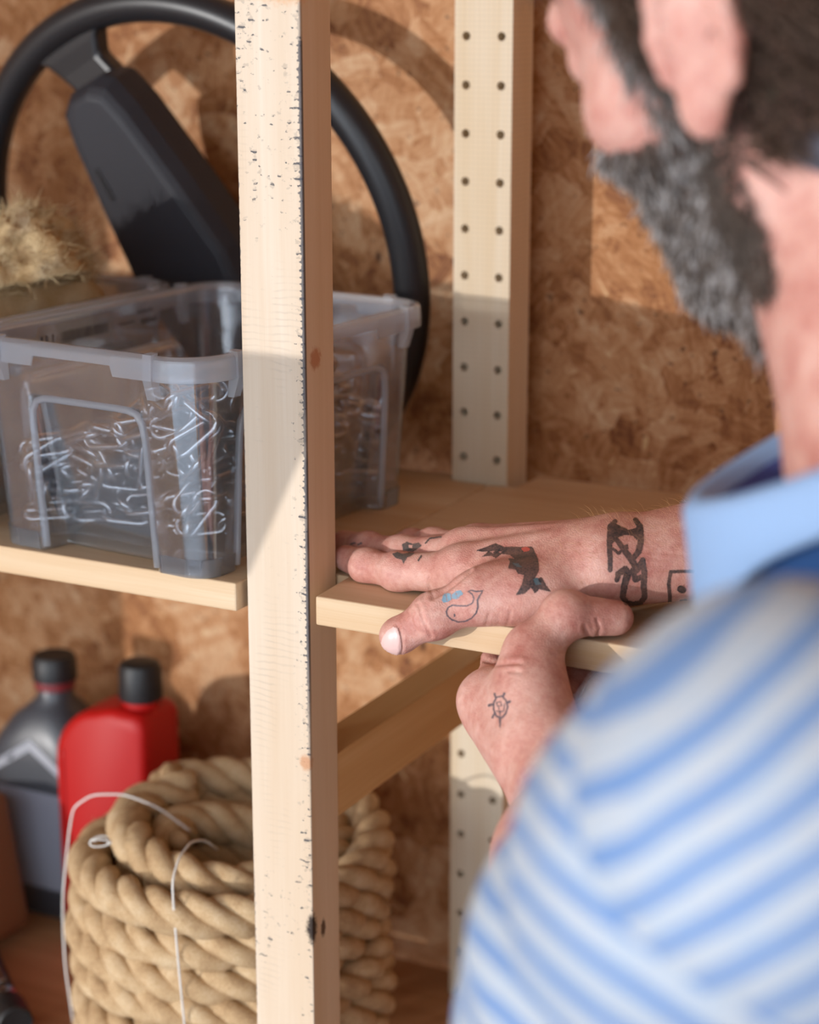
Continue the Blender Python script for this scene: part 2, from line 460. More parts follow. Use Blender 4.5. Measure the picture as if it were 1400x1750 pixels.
# ------------------------------------------------------------------ the room
Z_TOP = 0.0495            # top of the two middle shelves
Z_BOT = 0.0322
Z_LOW = -0.352            # top of the lower shelf
Z_FLOOR = -1.05
Y_WALL = 0.342
tag(box('floor', (-6, -14, Z_FLOOR - 0.05), (6, 0.36, Z_FLOOR), CONCRETE), kind='structure', label='grey concrete floor of the shed')
tag(box('wall_back', (-1.7, Y_WALL, Z_FLOOR), (1.9, Y_WALL + 0.02, 1.30), OSB), kind='structure', label='strand board wall behind the shelving')
tag(box('wall_left', (-1.72, -2.3, Z_FLOOR), (-1.70, Y_WALL + 0.02, 1.30), OSB_FAR), kind='structure', label='strand board side wall on the left')
tag(box('wall_right', (1.90, -2.3, Z_FLOOR), (1.92, Y_WALL + 0.02, 1.30), OSB_FAR), kind='structure', label='strand board side wall on the right')
tag(box('ceiling', (-1.72, -2.3, 1.30), (1.92, Y_WALL + 0.02, 1.33), OSB_FAR), kind='structure', label='strand board ceiling')
# the open front of the shed: an unseen board, added to block part of the low sun
tl_ = math.tan(SUN_EL) * math.hypot(SUN_S, 1)
YG = -2.0
def at_blocker(x, y, z):
    """where the sun ray that reaches (x, y, z) crosses the plane of the added board"""
    k = (y - YG); return Vector((x - SUN_S * k, YG, z + tl_ * k))
blocker_poly = [(-1.70, 0.304), (-0.985, 0.304), (-1.050, 0.172), (-1.70, 0.172)]
bm = bmesh.new()
_a = [bm.verts.new((x, YG, z)) for x, z in blocker_poly]; _b = [bm.verts.new((x, YG - 0.02, z)) for x, z in blocker_poly]
bm.faces.new(_a); bm.faces.new(_b[::-1])
for _i in range(4): bm.faces.new((_a[_i], _b[_i], _b[(_i + 1) % 4], _a[(_i + 1) % 4]))
blocker = from_bm('shade_board_1', bm, PINE_RAIL)
tag(blocker, 'unseen pine board with a slanted end, added to cast shade on the shelving', kind='structure')

# ------------------------------------------------------------------ shelf frame
frame = empty('shelf_upright', (0, 0, Z_FLOOR), 'pine shelving upright with drilled rear post between the two bays', 'shelf upright')
W_POST, D_POST = 0.0415, 0.0334
def rounded_post(name, x0, x1, y0, y1, z0, z1, mat, parent):
    return box(name, (x0, y0, z0), (x1, y1, z1), mat, parent, 0.0008)
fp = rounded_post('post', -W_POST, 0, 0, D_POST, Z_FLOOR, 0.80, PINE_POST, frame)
fp['label'] = 'rough sawn front post with dark chipped edges'
def drilled_post(name, x0, x1, y0, y1, z0, z1, cols, zs, r, depth, mat, parent):
    bm = bmesh.new(); NSEG = 16
    zs = sorted(zs)
    zb = [z0] + [(a + b) / 2 for a, b in zip(zs, zs[1:])] + [z1]
    xb = [x0, (cols[0] + cols[1]) / 2, x1]
    cache = {}
    def V(x, y, z):
        k = (round(x, 6), round(y, 6), round(z, 6))
        if k not in cache: cache[k] = bm.verts.new((x, y, z))
        return cache[k]
    for i, zc in enumerate(zs):
        for j, xc in enumerate(cols):
            xa, xb_, za, zb_ = xb[j], xb[j + 1], zb[i], zb[i + 1]
            ring, inner = [], []
            outer = []
            for k in range(NSEG):
                a = 2 * math.pi * k / NSEG
                ca, sa = math.cos(a), math.sin(a)
                ring.append(bm.verts.new((xc + r * ca, y0, zc + r * sa)))
                inner.append(bm.verts.new((xc + r * ca, y0 + depth, zc + r * sa)))
                m = k % 16
                # 16 boundary points: corners at 2, 6, 10, 14
                u = {0: (1, .5), 1: (1, .75), 2: (1, 1), 3: (.75, 1), 4: (.5, 1), 5: (.25, 1), 6: (0, 1), 7: (0, .75), 8: (0, .5), 9: (0, .25), 10: (0, 0), 11: (.25, 0), 12: (.5, 0), 13: (.75, 0), 14: (1, 0), 15: (1, .25)}[m]
                outer.append(V(xa + (xb_ - xa) * u[0], y0, za + (zb_ - za) * u[1]))
            for k in range(NSEG):
                k2 = (k + 1) % NSEG
                bm.faces.new((outer[k], outer[k2], ring[k2], ring[k]))
                bm.faces.new((ring[k], ring[k2], inner[k2], inner[k]))
            bm.faces.new(inner)
    # the other sides
    c = [bm.verts.new(q) for q in ((x0, y0, z0), (x1, y0, z0), (x1, y1, z0), (x0, y1, z0), (x0, y0, z1), (x1, y0, z1), (x1, y1, z1), (x0, y1, z1))]
    for q in ((0, 3, 2, 1), (4, 5, 6, 7), (1, 2, 6, 5), (3, 7, 6, 2), (0, 4, 7, 3)):
        bm.faces.new([c[i] for i in q])
    return from_bm(name, bm, mat, parent)
YR = 0.27615
hz = [0.3546 - 0.032 * k for k in range(-13, 43)]
rp = drilled_post('post', -0.0424, 0.0, YR, YR + 0.0333, Z_FLOOR, 0.80, (-0.03386, -0.03386 + 0.02583), hz, 0.0030, 0.014, PINE_REAR, frame)
rp['label'] = 'planed rear post drilled with two columns of holes'
for zc in (-0.0850, -0.75, 0.62):
    box('rail', (-0.027, D_POST, zc - 0.0206), (-0.0006, YR, zc + 0.0206), PINE_RAIL, frame, 0.0008)

# ------------------------------------------------------------------ shelves
def notched(name, x0, x1, y0, y1, z0, z1, mat, ends):
    """board whose ends are notched round the posts; ends: {'r': (x_notch, y_a, y_b)} etc"""
    poly = []
    if 'l' in ends:
        xn, ya, yb = ends['l']
        poly += [(xn, y0), (x1, y0), (x1, y1), (xn, y1), (xn, yb), (x0, yb), (x0, ya), (xn, ya)]
    else:
        xn, ya, yb = ends['r']
        poly += [(x0, y0), (xn, y0), (xn, ya), (x1, ya), (x1, yb), (xn, yb), (xn, y1), (x0, y1)]
    return prism(name, poly, z0, z1, mat, None, 0.0012)
sh = notched('shelf_board', -0.88, -0.0135, -0.0075, 0.289, Z_BOT, Z_TOP, PINE_SHELF_L, {'r': (-0.0445, 0.0365, 0.2725)})
tag(sh, 'pine shelf board carrying the plastic box of chain and the steering wheel', 'shelf')
sh = notched('shelf_board', -0.0120, 0.90, -0.0075, 0.312, Z_BOT, Z_TOP, PINE_SHELF, {'l': (0.0092, 0.0365, 0.2725)})
tag(sh, 'pine shelf board held by the tattooed hands', 'shelf')
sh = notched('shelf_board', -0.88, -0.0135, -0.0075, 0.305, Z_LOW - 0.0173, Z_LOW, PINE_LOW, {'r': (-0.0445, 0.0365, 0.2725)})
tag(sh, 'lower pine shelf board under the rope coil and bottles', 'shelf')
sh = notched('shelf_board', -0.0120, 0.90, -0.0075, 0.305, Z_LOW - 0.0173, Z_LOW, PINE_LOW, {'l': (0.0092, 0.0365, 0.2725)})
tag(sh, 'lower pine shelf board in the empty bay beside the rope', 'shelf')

# ------------------------------------------------------------------ clear storage boxes
def rrect(hx, hy, rad, n=360):
    """n points of a rounded rectangle, evenly spaced, with outward normals"""
    sx, sy_ = hx - rad, hy - rad
    segs = [('l', (hx, -sy_), (hx, sy_), (1, 0)), ('a', (sx, sy_), 0), ('l', (sx, hy), (-sx, hy), (0, 1)), ('a', (-sx, sy_), 90), ('l', (-hx, sy_), (-hx, -sy_), (-1, 0)), ('a', (-sx, -sy_), 180), ('l', (-sx, -hy), (sx, -hy), (0, -1)), ('a', (sx, -sy_), 270)]
    L = [2 * sy_, rad * math.pi / 2, 2 * sx, rad * math.pi / 2] * 2
    tot = sum(L); out = []
    for i in range(n):
        s = tot * i / n; k = 0
        while s > L[k]: s -= L[k]; k += 1
        g = segs[k]
        if g[0] == 'l':
            t = s / L[k]; out.append(((g[1][0] + (g[2][0] - g[1][0]) * t, g[1][1] + (g[2][1] - g[1][1]) * t), g[3]))
        else:
            a = math.radians(g[2]) + s / rad
            out.append(((g[1][0] + rad * math.cos(a), g[1][1] + rad * math.sin(a)), (math.cos(a), math.sin(a))))
    return out

def ss(a, b, x):
    t = min(1, max(0, (x - a) / (b - a))); return t * t * (3 - 2 * t)

def storage_box(loc, label, with_print):
    """clear plastic crate: tapered walls with recessed panels, corner feet, rolled rim, clip ribs"""
    root = empty('storage_box', loc, label, 'storage box')
    HB, LB = 0.0815, 0.1105          # half size at the base
    HT, LT = 0.0880, 0.1225          # half size under the rim
    H = 0.133
    N, K = 420, 46
    bm = bmesh.new(); rings = []
    zs = [0.0] + [H * (i / (K - 1)) for i in range(1, K)]
    zs = sorted(set(zs + [0.0955, 0.0975, 0.0995, 0.1015]))
    for z in zs:
        t = z / H
        hx, hy = HB + (HT - HB) * t, LB + (LT - LB) * t
        ring = []
        for (px, py), (nx, ny) in rrect(hx, hy, 0.016 + 0.008 * t, N):
            # recess on the short sides (front/back) and on the long sides
            w1 = 0.0435 - 0.003 * t
            w2 = 0.0800 - 0.003 * t
            m = 0.0
            if abs(ny) > 0.9: m = 1 - ss(w1 - 0.0016, w1 + 0.0016, abs(px))
            elif abs(nx) > 0.9: m = 1 - ss(w2 - 0.0016, w2 + 0.0016, abs(py))
            m *= 1 - ss(0.0962, 0.1004, z)
            dep = 0.019 - 0.011 * (z / 0.098) if abs(ny) > 0.9 else 0.013 - 0.008 * (z / 0.098)
            ring.append(bm.verts.new((px - nx * m * dep, py - ny * m * dep, z)))
        rings.append(ring)
    for a, b in zip(rings, rings[1:]):
        for k in range(N):
            k2 = (k + 1) % N
            bm.faces.new((a[k], a[k2], b[k2], b[k]))
    me = bpy.data.meshes.new('crate_wall')
    bmesh.ops.recalc_face_normals(bm, faces=bm.faces)
    bm.transform(Matrix.Translation(root.location)); bm.to_mesh(me); bm.free()
    wall = link('crate_wall', me, CLEAR, root)
    me.polygons.foreach_set('use_smooth', [True] * len(me.polygons))
    md = wall.modifiers.new('thickness', 'SOLIDIFY'); md.thickness = 0.0011; md.offset = -1
    # base plate: follows the lowest ring a little above the feet
    bm = bmesh.new()
    zb = 0.0075; t = zb / H
    hx, hy = HB + (HT - HB) * t - 0.0016, LB + (LT - LB) * t - 0.0016
    lo, hi = [], []
    for (px, py), (nx, ny) in rrect(hx, hy, 0.016, 160):
        m = 0.0
        if abs(ny) > 0.9: m = 1 - ss(0.0415, 0.0455, abs(px))
        elif abs(nx) > 0.9: m = 1 - ss(0.078, 0.082, abs(py))
        dep = 0.018 if abs(ny) > 0.9 else 0.0125
        lo.append(bm.verts.new((px - nx * m * dep, py - ny * m * dep, zb))); hi.append(bm.verts.new((px - nx * m * dep, py - ny * m * dep, zb + 0.0014)))
    bm.faces.new(lo[::-1]); bm.faces.new(hi)
    for k in range(160): bm.faces.new((lo[k], lo[(k + 1) % 160], hi[(k + 1) % 160], hi[k]))
    bm.transform(Matrix.Translation(root.location))
    from_bm('crate_base', bm, CLEAR, root)
    # milky band of the four corner feet
    for sx in (-1, 1):
        for sy_ in (-1, 1):
            bm = bmesh.new(); a, b = [], []
            pts = [q for q in rrect(HB + 0.0004, LB + 0.0004, 0.016, N) if q[0][0] * sx > 0.046 and q[0][1] * sy_ > 0.083 or (q[0][0] * sx > 0.046 and abs(q[1][1]) > 0.9 and q[0][1] * sy_ > 0) or (q[0][1] * sy_ > 0.083 and abs(q[1][0]) > 0.9 and q[0][0] * sx > 0)]
            ang = lambda q: (math.atan2(q[0][1], q[0][0]) - math.atan2(sy_, sx) + math.pi) % (2 * math.pi)
            pts.sort(key=ang)
            for (px, py), (nx, ny) in pts:
                a.append(bm.verts.new((px, py, 0.0))); b.append(bm.verts.new((px + nx * 0.001, py + ny * 0.001, 0.0115)))
            for k in range(len(pts) - 1): bm.faces.new((a[k], a[k + 1], b[k + 1], b[k]))
            bmesh.ops.solidify(bm, geom=bm.faces[:], thickness=0.0012)
            bm.transform(Matrix.Translation(root.location))
            f_ = from_bm('foot', bm, MILKY, root); f_.data.polygons.foreach_set('use_smooth', [True] * len(f_.data.polygons))
    # rolled rim: flange out and lip down; the lip is shallower along the middle of each side
    bm = bmesh.new(); prof_rings = []
    base = rrect(HT, LT, 0.024, N)
    def lip(px, py, ny):
        c = abs(px) if abs(ny) > 0.9 else abs(py)
        lim = 0.030 if abs(ny) > 0.9 else 0.055
        return 0.0125 if c > lim or (abs(ny) <= 0.9 and abs(ny) > 0.1) else 0.0062
    prof = lambda d: [(-0.0006, H - 0.002), (-0.0002, H + 0.0012), (0.0016, H + 0.0022), (0.0050, H + 0.0018), (0.0066, H + 0.0002), (0.0070, H - d * 0.5), (0.0070, H - d), (0.0058, H - d), (0.0056, H - d * 0.5), (0.0050, H - 0.0012), (0.0012, H - 0.0012)]
    cols = []
    for (px, py), (nx, ny) in base:
        cols.append([bm.verts.new((px + nx * o_, py + ny * o_, z)) for o_, z in prof(lip(px, py, ny))])
    P_ = len(cols[0])
    for k in range(N):
        a, b = cols[k], cols[(k + 1) % N]
        for q in range(P_):
            bm.faces.new((a[q], b[q], b[(q + 1) % P_], a[(q + 1) % P_]))
    bm.transform(Matrix.Translation(root.location))
    rim = from_bm('rim', bm, MILKY, root)
    rim.data.polygons.foreach_set('use_smooth', [True] * len(rim.data.polygons))
    try: rim.data.set_sharp_from_angle(angle=math.radians(40))
    except Exception: pass
    # the thick translucent edge round each recessed panel
    def wall_pt(side, s_, z):
        t = z / H; hx, hy = HB + (HT - HB) * t, LB + (LT - LB) * t
        hx -= 0.0012; hy -= 0.0012
        return {0: (s_, -hy, z), 1: (s_, hy, z), 2: (hx, s_, z), 3: (-hx, s_, z)}[side]
    for side, w in ((0, 0.0435), (1, 0.0435), (2, 0.0800), (3, 0.0800)):
        pts = [wall_pt(side, -w, z) for z in np.linspace(0.003, 0.093, 10)] + [wall_pt(side, -w + 0.004, 0.0985)] + [wall_pt(side, s_, 0.0990) for s_ in np.linspace(-w + 0.010, w - 0.010, 8)] + [wall_pt(side, w - 0.004, 0.0985)] + [wall_pt(side, w, z) for z in np.linspace(0.093, 0.003, 10)]
        P = np.array(pts) + np.array(root.location)[None]
        for _ in range(2): P[1:-1] = P[1:-1] * 0.6 + (P[:-2] + P[2:]) * 0.2
        V, Fq = tube_np(P, 0.0023, 10)
        from_np('panel_edge', V, Fq, EDGE, root)
    # clip ribs near each corner
    for sx in (-1, 1):
        for sy_ in (-1, 1):
            for (px, py, nx, ny) in ((sx * (HT - 0.030), sy_ * LT, 0, sy_), (sx * HT, sy_ * (LT - 0.030), sx, 0)):
                bm = bmesh.new()
                tx, ty = -ny, nx
                v = []
                for oz, oo, hw in ((H + 0.0034, 0.0015, 0.0028), (H + 0.0030, 0.0082, 0.0032), (H - 0.012, 0.0088, 0.0032), (H - 0.0240, 0.0050, 0.0032), (H - 0.0240, 0.0006, 0.0032), (H - 0.012, 0.0016, 0.0032)):
                    v.append((bm.verts.new((px + nx * oo + tx * hw, py + ny * oo + ty * hw, oz)), bm.verts.new((px + nx * oo - tx * hw, py + ny * oo - ty * hw, oz))))
                n_ = len(v)
                for k in range(n_):
                    bm.faces.new((v[k][0], v[(k + 1) % n_][0], v[(k + 1) % n_][1], v[k][1]))
                bm.faces.new([q[0] for q in v]); bm.faces.new([q[1] for q in v][::-1])
                bm.transform(Matrix.Translation(root.location))
                from_bm('clip_rib', bm, MILKY, root)
    if with_print:
        # printed bar code and small print on the left wall, just under the rim
        rnd = random.Random(4); bm = bmesh.new()
        def dash(y0, y1, z0, z1):
            x0 = -(HB + (HT - HB) * (z0 / H)) + 0.0013 - 0.0 
            x1 = -(HB + (HT - HB) * (z1 / H)) + 0.0013
            vs = [bm.verts.new(q) for q in ((x0, y0, z0), (x0, y1, z0), (x1, y1, z1), (x1, y0, z1))]
            bm.faces.new(vs)
        y = -0.040
        while y < 0.006:
            w = rnd.choice((0.0004, 0.0008, 0.0012)); dash(y, y + w, 0.1155, 0.1222); y += w + rnd.choice((0.0006, 0.0009))
        for y0, y1 in ((-0.060, -0.058), (-0.055, -0.0535), (-0.049, -0.0478)): dash(y0, y1, 0.113, 0.122)
        for k in range(4): dash(0.040 + k * 0.0042, 0.0435 + k * 0.0042, 0.1160, 0.1190)
        for k in range(5): dash(0.016 + k * 0.0035, 0.0185 + k * 0.0035, 0.1180, 0.1192)
        for k in range(3): dash(0.036 + k * 0.006, 0.041 + k * 0.006, 0.1235, 0.1250)
        bm.transform(Matrix.Translation(root.location))
        o = from_bm('printed_bar_code', bm, mat_plain('grey_print', srgb(70, 66, 66), 0.6), root)
        o['label'] = 'grey printed bar code'
    return root

BOX_TURN = math.radians(-4.5)
BOX1 = Vector((-0.1335, 0.1040, Z_TOP + 0.0003))
sb1 = storage_box(BOX1, 'clear plastic storage box full of steel chain beside the front post', True)
BOX2 = Vector((-0.3285, 0.0990, Z_TOP + 0.0003))
sb2 = storage_box(BOX2, 'clear plastic storage box with cream wool heaped above its rim', False)

# ------------------------------------------------------------------ chain in the first box
def link_mesh():
    L2, R_, wr = 0.0102, 0.0062, 0.0022      # half straight, bend radius (centre line), wire radius
    pts = []
    for k in range(9):
        a = -math.pi / 2 + math.pi * k / 8; pts.append((L2 + R_ * math.cos(a), R_ * math.sin(a), 0))
    for k in range(9):
        a = math.pi / 2 + math.pi * k / 8; pts.append((-L2 + R_ * math.cos(a), R_ * math.sin(a), 0))
    V, Fq = tube_np(np.array(pts), wr, 7, closed=True)
    me = bpy.data.meshes.new('chain_link')
    me.from_pydata(V.tolist(), [], Fq.tolist()); me.update()
    me.polygons.foreach_set('use_smooth', [True] * len(me.polygons))
    me.materials.append(STEEL)
    return me
chain = empty('steel_chain', BOX1 + Vector((0, 0, 0.0095)), 'heap of galvanised steel chain inside the clear box', 'chain')
LK = link_mesh(); PITCH_L = 0.0275
rnd = random.Random(11)
def heap(x, y):
    """height of the chain heap above the box floor; x, y local to the box"""
    fx = (x + 0.075) / 0.15; fy = (y + 0.10) / 0.20
    h = 0.052 + 0.052 * ss(0.10, 0.9, fx)
    h *= 1.0 - 0.50 * ss(0.62, 1.0, fy)
    return h
def inside(x, y, z):
    t = (z + 0.009) / 0.133
    hx, hy = 0.0815 + 0.0065 * t - 0.0030, 0.1105 + 0.012 * t - 0.0030
    ax, ay = abs(x), abs(y)
    if ax > hx or ay > hy: return False
    if z < 0.097 and ax < 0.0490 and ay > hy - (0.0205 - 0.011 * z / 0.098): return False
    if z < 0.097 and ay < 0.0855 and ax > hx - (0.0145 - 0.008 * z / 0.098): return False
    if ax > hx - 0.015 and ay > hy - 0.015 and math.hypot(ax - hx + 0.015, ay - hy + 0.015) > 0.015: return False
    return True
pos = Vector((-0.05, -0.05, 0.006)); d = Vector((1, 0.3, 0)).normalized(); prevn = Vector((0, 0, 1))
links = []
NL = 520
for i in range(NL):
    frac = i / NL
    best = None
    for tr_ in range(60):
        spread_ = 0.7 + tr_ * 0.035
        nd = (d + Vector((rnd.gauss(0, spread_), rnd.gauss(0, spread_), rnd.gauss(0, 0.35 + tr_ * 0.01)))).normalized()
        np_ = pos + nd * PITCH_L
        zt = 0.005 + heap(np_.x, np_.y) * frac
        if np_.z < 0.004 or not inside(np_.x + nd.x * 0.008, np_.y + nd.y * 0.008, max(0, np_.z)) or not inside(np_.x - nd.x * 0.006, np_.y - nd.y * 0.006, max(0, np_.z)): continue
        if np_.z > heap(np_.x, np_.y): continue
        crowd = sum(max(0, 0.019 - (np_ - l[0]).length) for l in links[max(0, len(links) - 400):-2])
        # keep the chain close to the walls, where it shows
        edge = min(abs(abs(np_.x) - 0.07), abs(abs(np_.y) - 0.098))
        cost = abs(np_.z - zt) * 16 + crowd * 28 + edge * 3.0 + rnd.random() * 0.25 + (0.3 if nd.dot(d) < -0.3 else 0)
        if best is None or cost < best[0]: best = (cost, np_, nd)
    if best is None:
        d = Vector((-pos.x, -pos.y, 0)).normalized(); pos = pos * 0.85; pos.z = max(0.006, pos.z); continue
    _, np_, nd = best
    # link centre lies between the two joints; its plane turns 90 deg each time
    c = (pos + np_) / 2
    n = prevn.cross(nd)
    if n.length < 1e-3: n = Vector((0, 0, 1)).cross(nd)
    n.normalize()
    n = Matrix.Rotation(rnd.uniform(-0.7, 0.7), 3, nd) @ n
    b = n.cross(nd)
    M4 = Matrix(((nd.x, b.x, n.x, c.x), (nd.y, b.y, n.y, c.y), (nd.z, b.z, n.z, c.z), (0, 0, 0, 1)))
    links.append((c, M4)); prevn = n; pos = np_; d = nd
def score(l):     # nearer to the camera-side walls = shows larger
    c = l[0]; return c.y * 1.0 - c.x * 0.4 - c.z * 0.3
LV = np.array([v.co[:] for v in LK.vertices])
def fits(M4):
    W = LV @ np.array(M4)[:3, :3].T + np.array(M4)[:3, 3]
    if W[:, 2].min() < 0.0012: return False
    return all(inside(x, y, max(0, z)) for x, y, z in W[::2])
ok_links = []
for c, M4 in links:
    for _ in range(30):
        if fits(M4): break
        t_ = M4.translation; M4.translation = Vector((t_.x * 0.965, t_.y * 0.965, max(t_.z, 0.003) + (0.0008 if t_.z < 0.012 else 0)))
    if fits(M4): ok_links.append((M4.translation.copy(), M4))
links = ok_links
links.sort(key=score)
for c, M4 in links[:300]:
    o = bpy.data.objects.new('chain_link', LK); COL.objects.link(o); o.parent = chain
    o.matrix_local = M4
rest = links[300:]
if rest:
    bm = bmesh.new()
    for c, M4 in rest:
        tmp = LK.copy(); tmp.transform(M4); bm.from_mesh(tmp); bpy.data.meshes.remove(tmp)
    me = bpy.data.meshes.new('chain_links_behind'); bm.to_mesh(me); bm.free()
    me.materials.clear(); me.materials.append(STEEL)
    o = bpy.data.objects.new('chain_links_behind', me); COL.objects.link(o); o.parent = chain; o['kind'] = 'stuff'

# ------------------------------------------------------------------ wool in the second box
def blob(name, fn, nu, nv, mat, parent):
    V = np.array([fn(2 * np.pi * i / nu, np.pi * j / (nv - 1)) for j in range(nv) for i in range(nu)])
    Fq = np.array([[j * nu + i, j * nu + (i + 1) % nu, (j + 1) * nu + (i + 1) % nu, (j + 1) * nu + i] for j in range(nv - 1) for i in range(nu)])
    return from_np(name, V, Fq, mat, parent)
wool = empty('wool_fleece', BOX2 + Vector((0, 0, 0.012)), 'cream woolly fleece bundled in the box behind the chain', 'fleece')
def wool_fn(a, p_):
    d_ = Vector((math.sin(p_) * math.cos(a), math.sin(p_) * math.sin(a), math.cos(p_)))
    n = mnoise.fractal(d_ * 1.7 + Vector((3, 1, 2)), 0.9, 2.1, 4) * 0.16 + mnoise.fractal(d_ * 7 + Vector((1, 5, 2)), 0.8, 2.1, 3) * 0.07
    k = 1 + n
    z = d_.z * (0.085 if d_.z > 0 else 0.062) * k
    x, y_ = d_.x * 0.074 * k, d_.y * 0.100 * k
    bump_ = 0.050 * math.exp(-((x - 0.045) ** 2 / 0.0034 + (y_ - 0.040) ** 2 / 0.0060)) if d_.z > 0 else 0
    x = x * (1.25 if x > 0 else 1.0)
    lim = 0.0615 if 0.079 + z * 0.95 + bump_ < 0.146 else 0.0615 + 0.036 * ss(0.146, 0.156, 0.079 + z * 0.95 + bump_)
    x = max(-0.0615, min(lim, x)); y_ = max(-0.083, min(0.085, y_))
    return BOX2 + Vector((x, y_, 0.0790 + z * 0.95 + bump_))
wb = blob('fleece_body', wool_fn, 160, 90, FLEECE, wool)
def fuzz(name, src_fn, count, length, rad, mat, parent, seed, upper=True):
    rr = np.random.RandomState(seed); parts = []
    for _ in range(count):
        a, p_ = rr.rand() * 2 * np.pi, math.acos(rr.uniform(-0.1 if upper else -1, 1))
        b0 = np.array(src_fn(a, p_))
        if upper and b0[2] < BOX2.z + 0.141: continue
        e = np.array([math.sin(p_) * math.cos(a), math.sin(p_) * math.sin(a), math.cos(p_)])
        dr = e + rr.normal(0, 0.6, 3); dr /= np.linalg.norm(dr)
        c1 = b0 + dr * length * 0.5 + rr.normal(0, length * 0.12, 3); c2 = b0 + dr * length + rr.normal(0, length * 0.3, 3)
        parts.append(tube_np(np.array([b0, c1, c2]), np.array([rad, rad * 0.8, rad * 0.3]), 4, caps=False))
    V, Fq = join_np(parts)
    o = from_np(name, V, Fq, mat, parent); o['kind'] = 'stuff'
    return o
fuzz('fleece_fibres', wool_fn, 4200, 0.010, 0.00035, FLEECE, wool, 5)
for o in (sb1, sb2, chain, wool): o.rotation_euler = (0, 0, BOX_TURN)

# ------------------------------------------------------------------ steering wheel leaning behind the boxes
SW_C = Vector((-0.2594, 0.2784, 0.1935))
SW_H = Vector((0.99954, -0.03036, 0.0)); SW_V = Vector((-0.00657, -0.21634, 0.97630)); SW_N = Vector((-0.02964, -0.97585, -0.21644))
wheel = empty('steering_wheel', (SW_C - SW_V * 0.19), 'black steering wheel with padded spoke bar standing behind the boxes', 'steering wheel')
def swp(h, v, n): return SW_C + SW_H * h + SW_V * v + SW_N * n
ths = np.linspace(0, 2 * np.pi, 160, endpoint=False)
RW, rw = 0.1855, 0.0130
pth = np.array([swp(RW * math.cos(t), RW * math.sin(t), 0) for t in ths])
V, Fq = tube_np(pth, rw, 20, closed=True)
from_np('rim', V, Fq, BLACK_RUBBER, wheel)
# the padded bar: outline in the plane of the wheel, bar axis runs from upper left to lower right
AX = Vector((0.447, -0.894)).normalized(); AY = Vector((0.894, 0.447)).normalized()
bar_half = [(-0.150, 0.017), (-0.143, 0.0275), (-0.122, 0.0335), (-0.06, 0.043), (0.0, 0.050), (0.06, 0.043), (0.122, 0.0335), (0.143, 0.0275), (0.150, 0.017)]
def bar_outline(scale=1.0, shrink=0.0, off=(0, 0)):
    up_ = [(s, w) for s, w in bar_half]; dn = [(s, -w) for s, w in bar_half[::-1]]
    out = []
    for s, w in up_ + dn:
        s2 = s - math.copysign(shrink, s) if abs(s) > 1e-6 else s; w2 = w - math.copysign(shrink, w)
        q = AX * s2 + AY * w2; out.append((q.x + off[0], q.y + off[1]))
    return out
def lofted(name, layers, mat, parent, cap=True, smooth=True):
    bm = bmesh.new(); rings = []
    for outl, n_ in layers:
        rings.append([bm.verts.new(swp(h, v, n_)) for h, v in outl])
    m_ = len(rings[0])
    for a, b in zip(rings, rings[1:]):
        for k in range(m_): bm.faces.new((a[k], a[(k + 1) % m_], b[(k + 1) % m_], b[k]))
    bm.faces.new(rings[0][::-1]); bm.faces.new(rings[-1])
    o = from_bm(name, bm, mat, parent)
    return o
OFF = (0.014, -0.001)
pad = lofted('pad', [(bar_outline(1, 0.004, OFF), -0.010), (bar_outline(1, 0.0, OFF), -0.002), (bar_outline(1, 0.0008, OFF), 0.020), (bar_outline(1, 0.005, OFF), 0.031), (bar_outline(1, 0.0085, OFF), 0.0350), (bar_outline(1, 0.0100, OFF), 0.0346), (bar_outline(1, 0.0115, OFF), 0.0356)], BLACK_PAD, wheel)
md = pad.modifiers.new('round', 'BEVEL'); md.width = 0.0025; md.segments = 3; md.limit_method = 'ANGLE'; md.angle_limit = math.radians(25)
# raised badge with small lettering bars
def in_bar(s, w, n_): q = AX * s + AY * w; return swp(q.x + OFF[0], q.y + OFF[1], n_)
bm = bmesh.new()
for k, (ds, wd) in enumerate([(0, 0.0046), (0.0052, 0.0046), (0.0104, 0.0046), (0.0156, 0.0046), (0.0208, 0.0046)]):
    a = -0.094 + ds
    vs = []
    for n_ in (0.0352, 0.0364):
        vs.append([bm.verts.new(in_bar(a + q, -0.0165 + w, n_)) for q, w in ((0, -wd), (0.0038, -wd), (0.0038, 0.0), (0, 0.0))])
    for q in range(4): bm.faces.new((vs[0][q], vs[0][(q + 1) % 4], vs[1][(q + 1) % 4], vs[1][q]))
    bm.faces.new(vs[1])
o = from_bm('badge', bm, BLACK_RUBBER, pad)
for s_ in (-1, 1):
    bm = bmesh.new(); rings = []
    for s, w, n0, n1 in ((0.128, 0.0215, -0.004, 0.012), (0.145, 0.0205, -0.006, 0.010), (0.158, 0.0215, -0.008, 0.008), (0.170, 0.028, -0.009, 0.008), (0.180, 0.040, -0.008, 0.007)):
        ring = []
        for w_, n_ in ((-w, n0), (-w, n1), (w, n1), (w, n0)):
            q = AX * (s * s_) + AY * w_; ring.append(bm.verts.new(swp(q.x + OFF[0] * (1 if s < .15 else .3), q.y + OFF[1] * (1 if s < .15 else .3), n_)))
        rings.append(ring)
    for a, b in zip(rings, rings[1:]):
        for q in range(4): bm.faces.new((a[q], a[(q + 1) % 4], b[(q + 1) % 4], b[q]))
    bm.faces.new(rings[0][::-1]); bm.faces.new(rings[-1])
    o = from_bm('spoke', bm, BLACK_RUBBER, wheel)
    md = o.modifiers.new('round', 'BEVEL'); md.width = 0.004; md.segments = 3
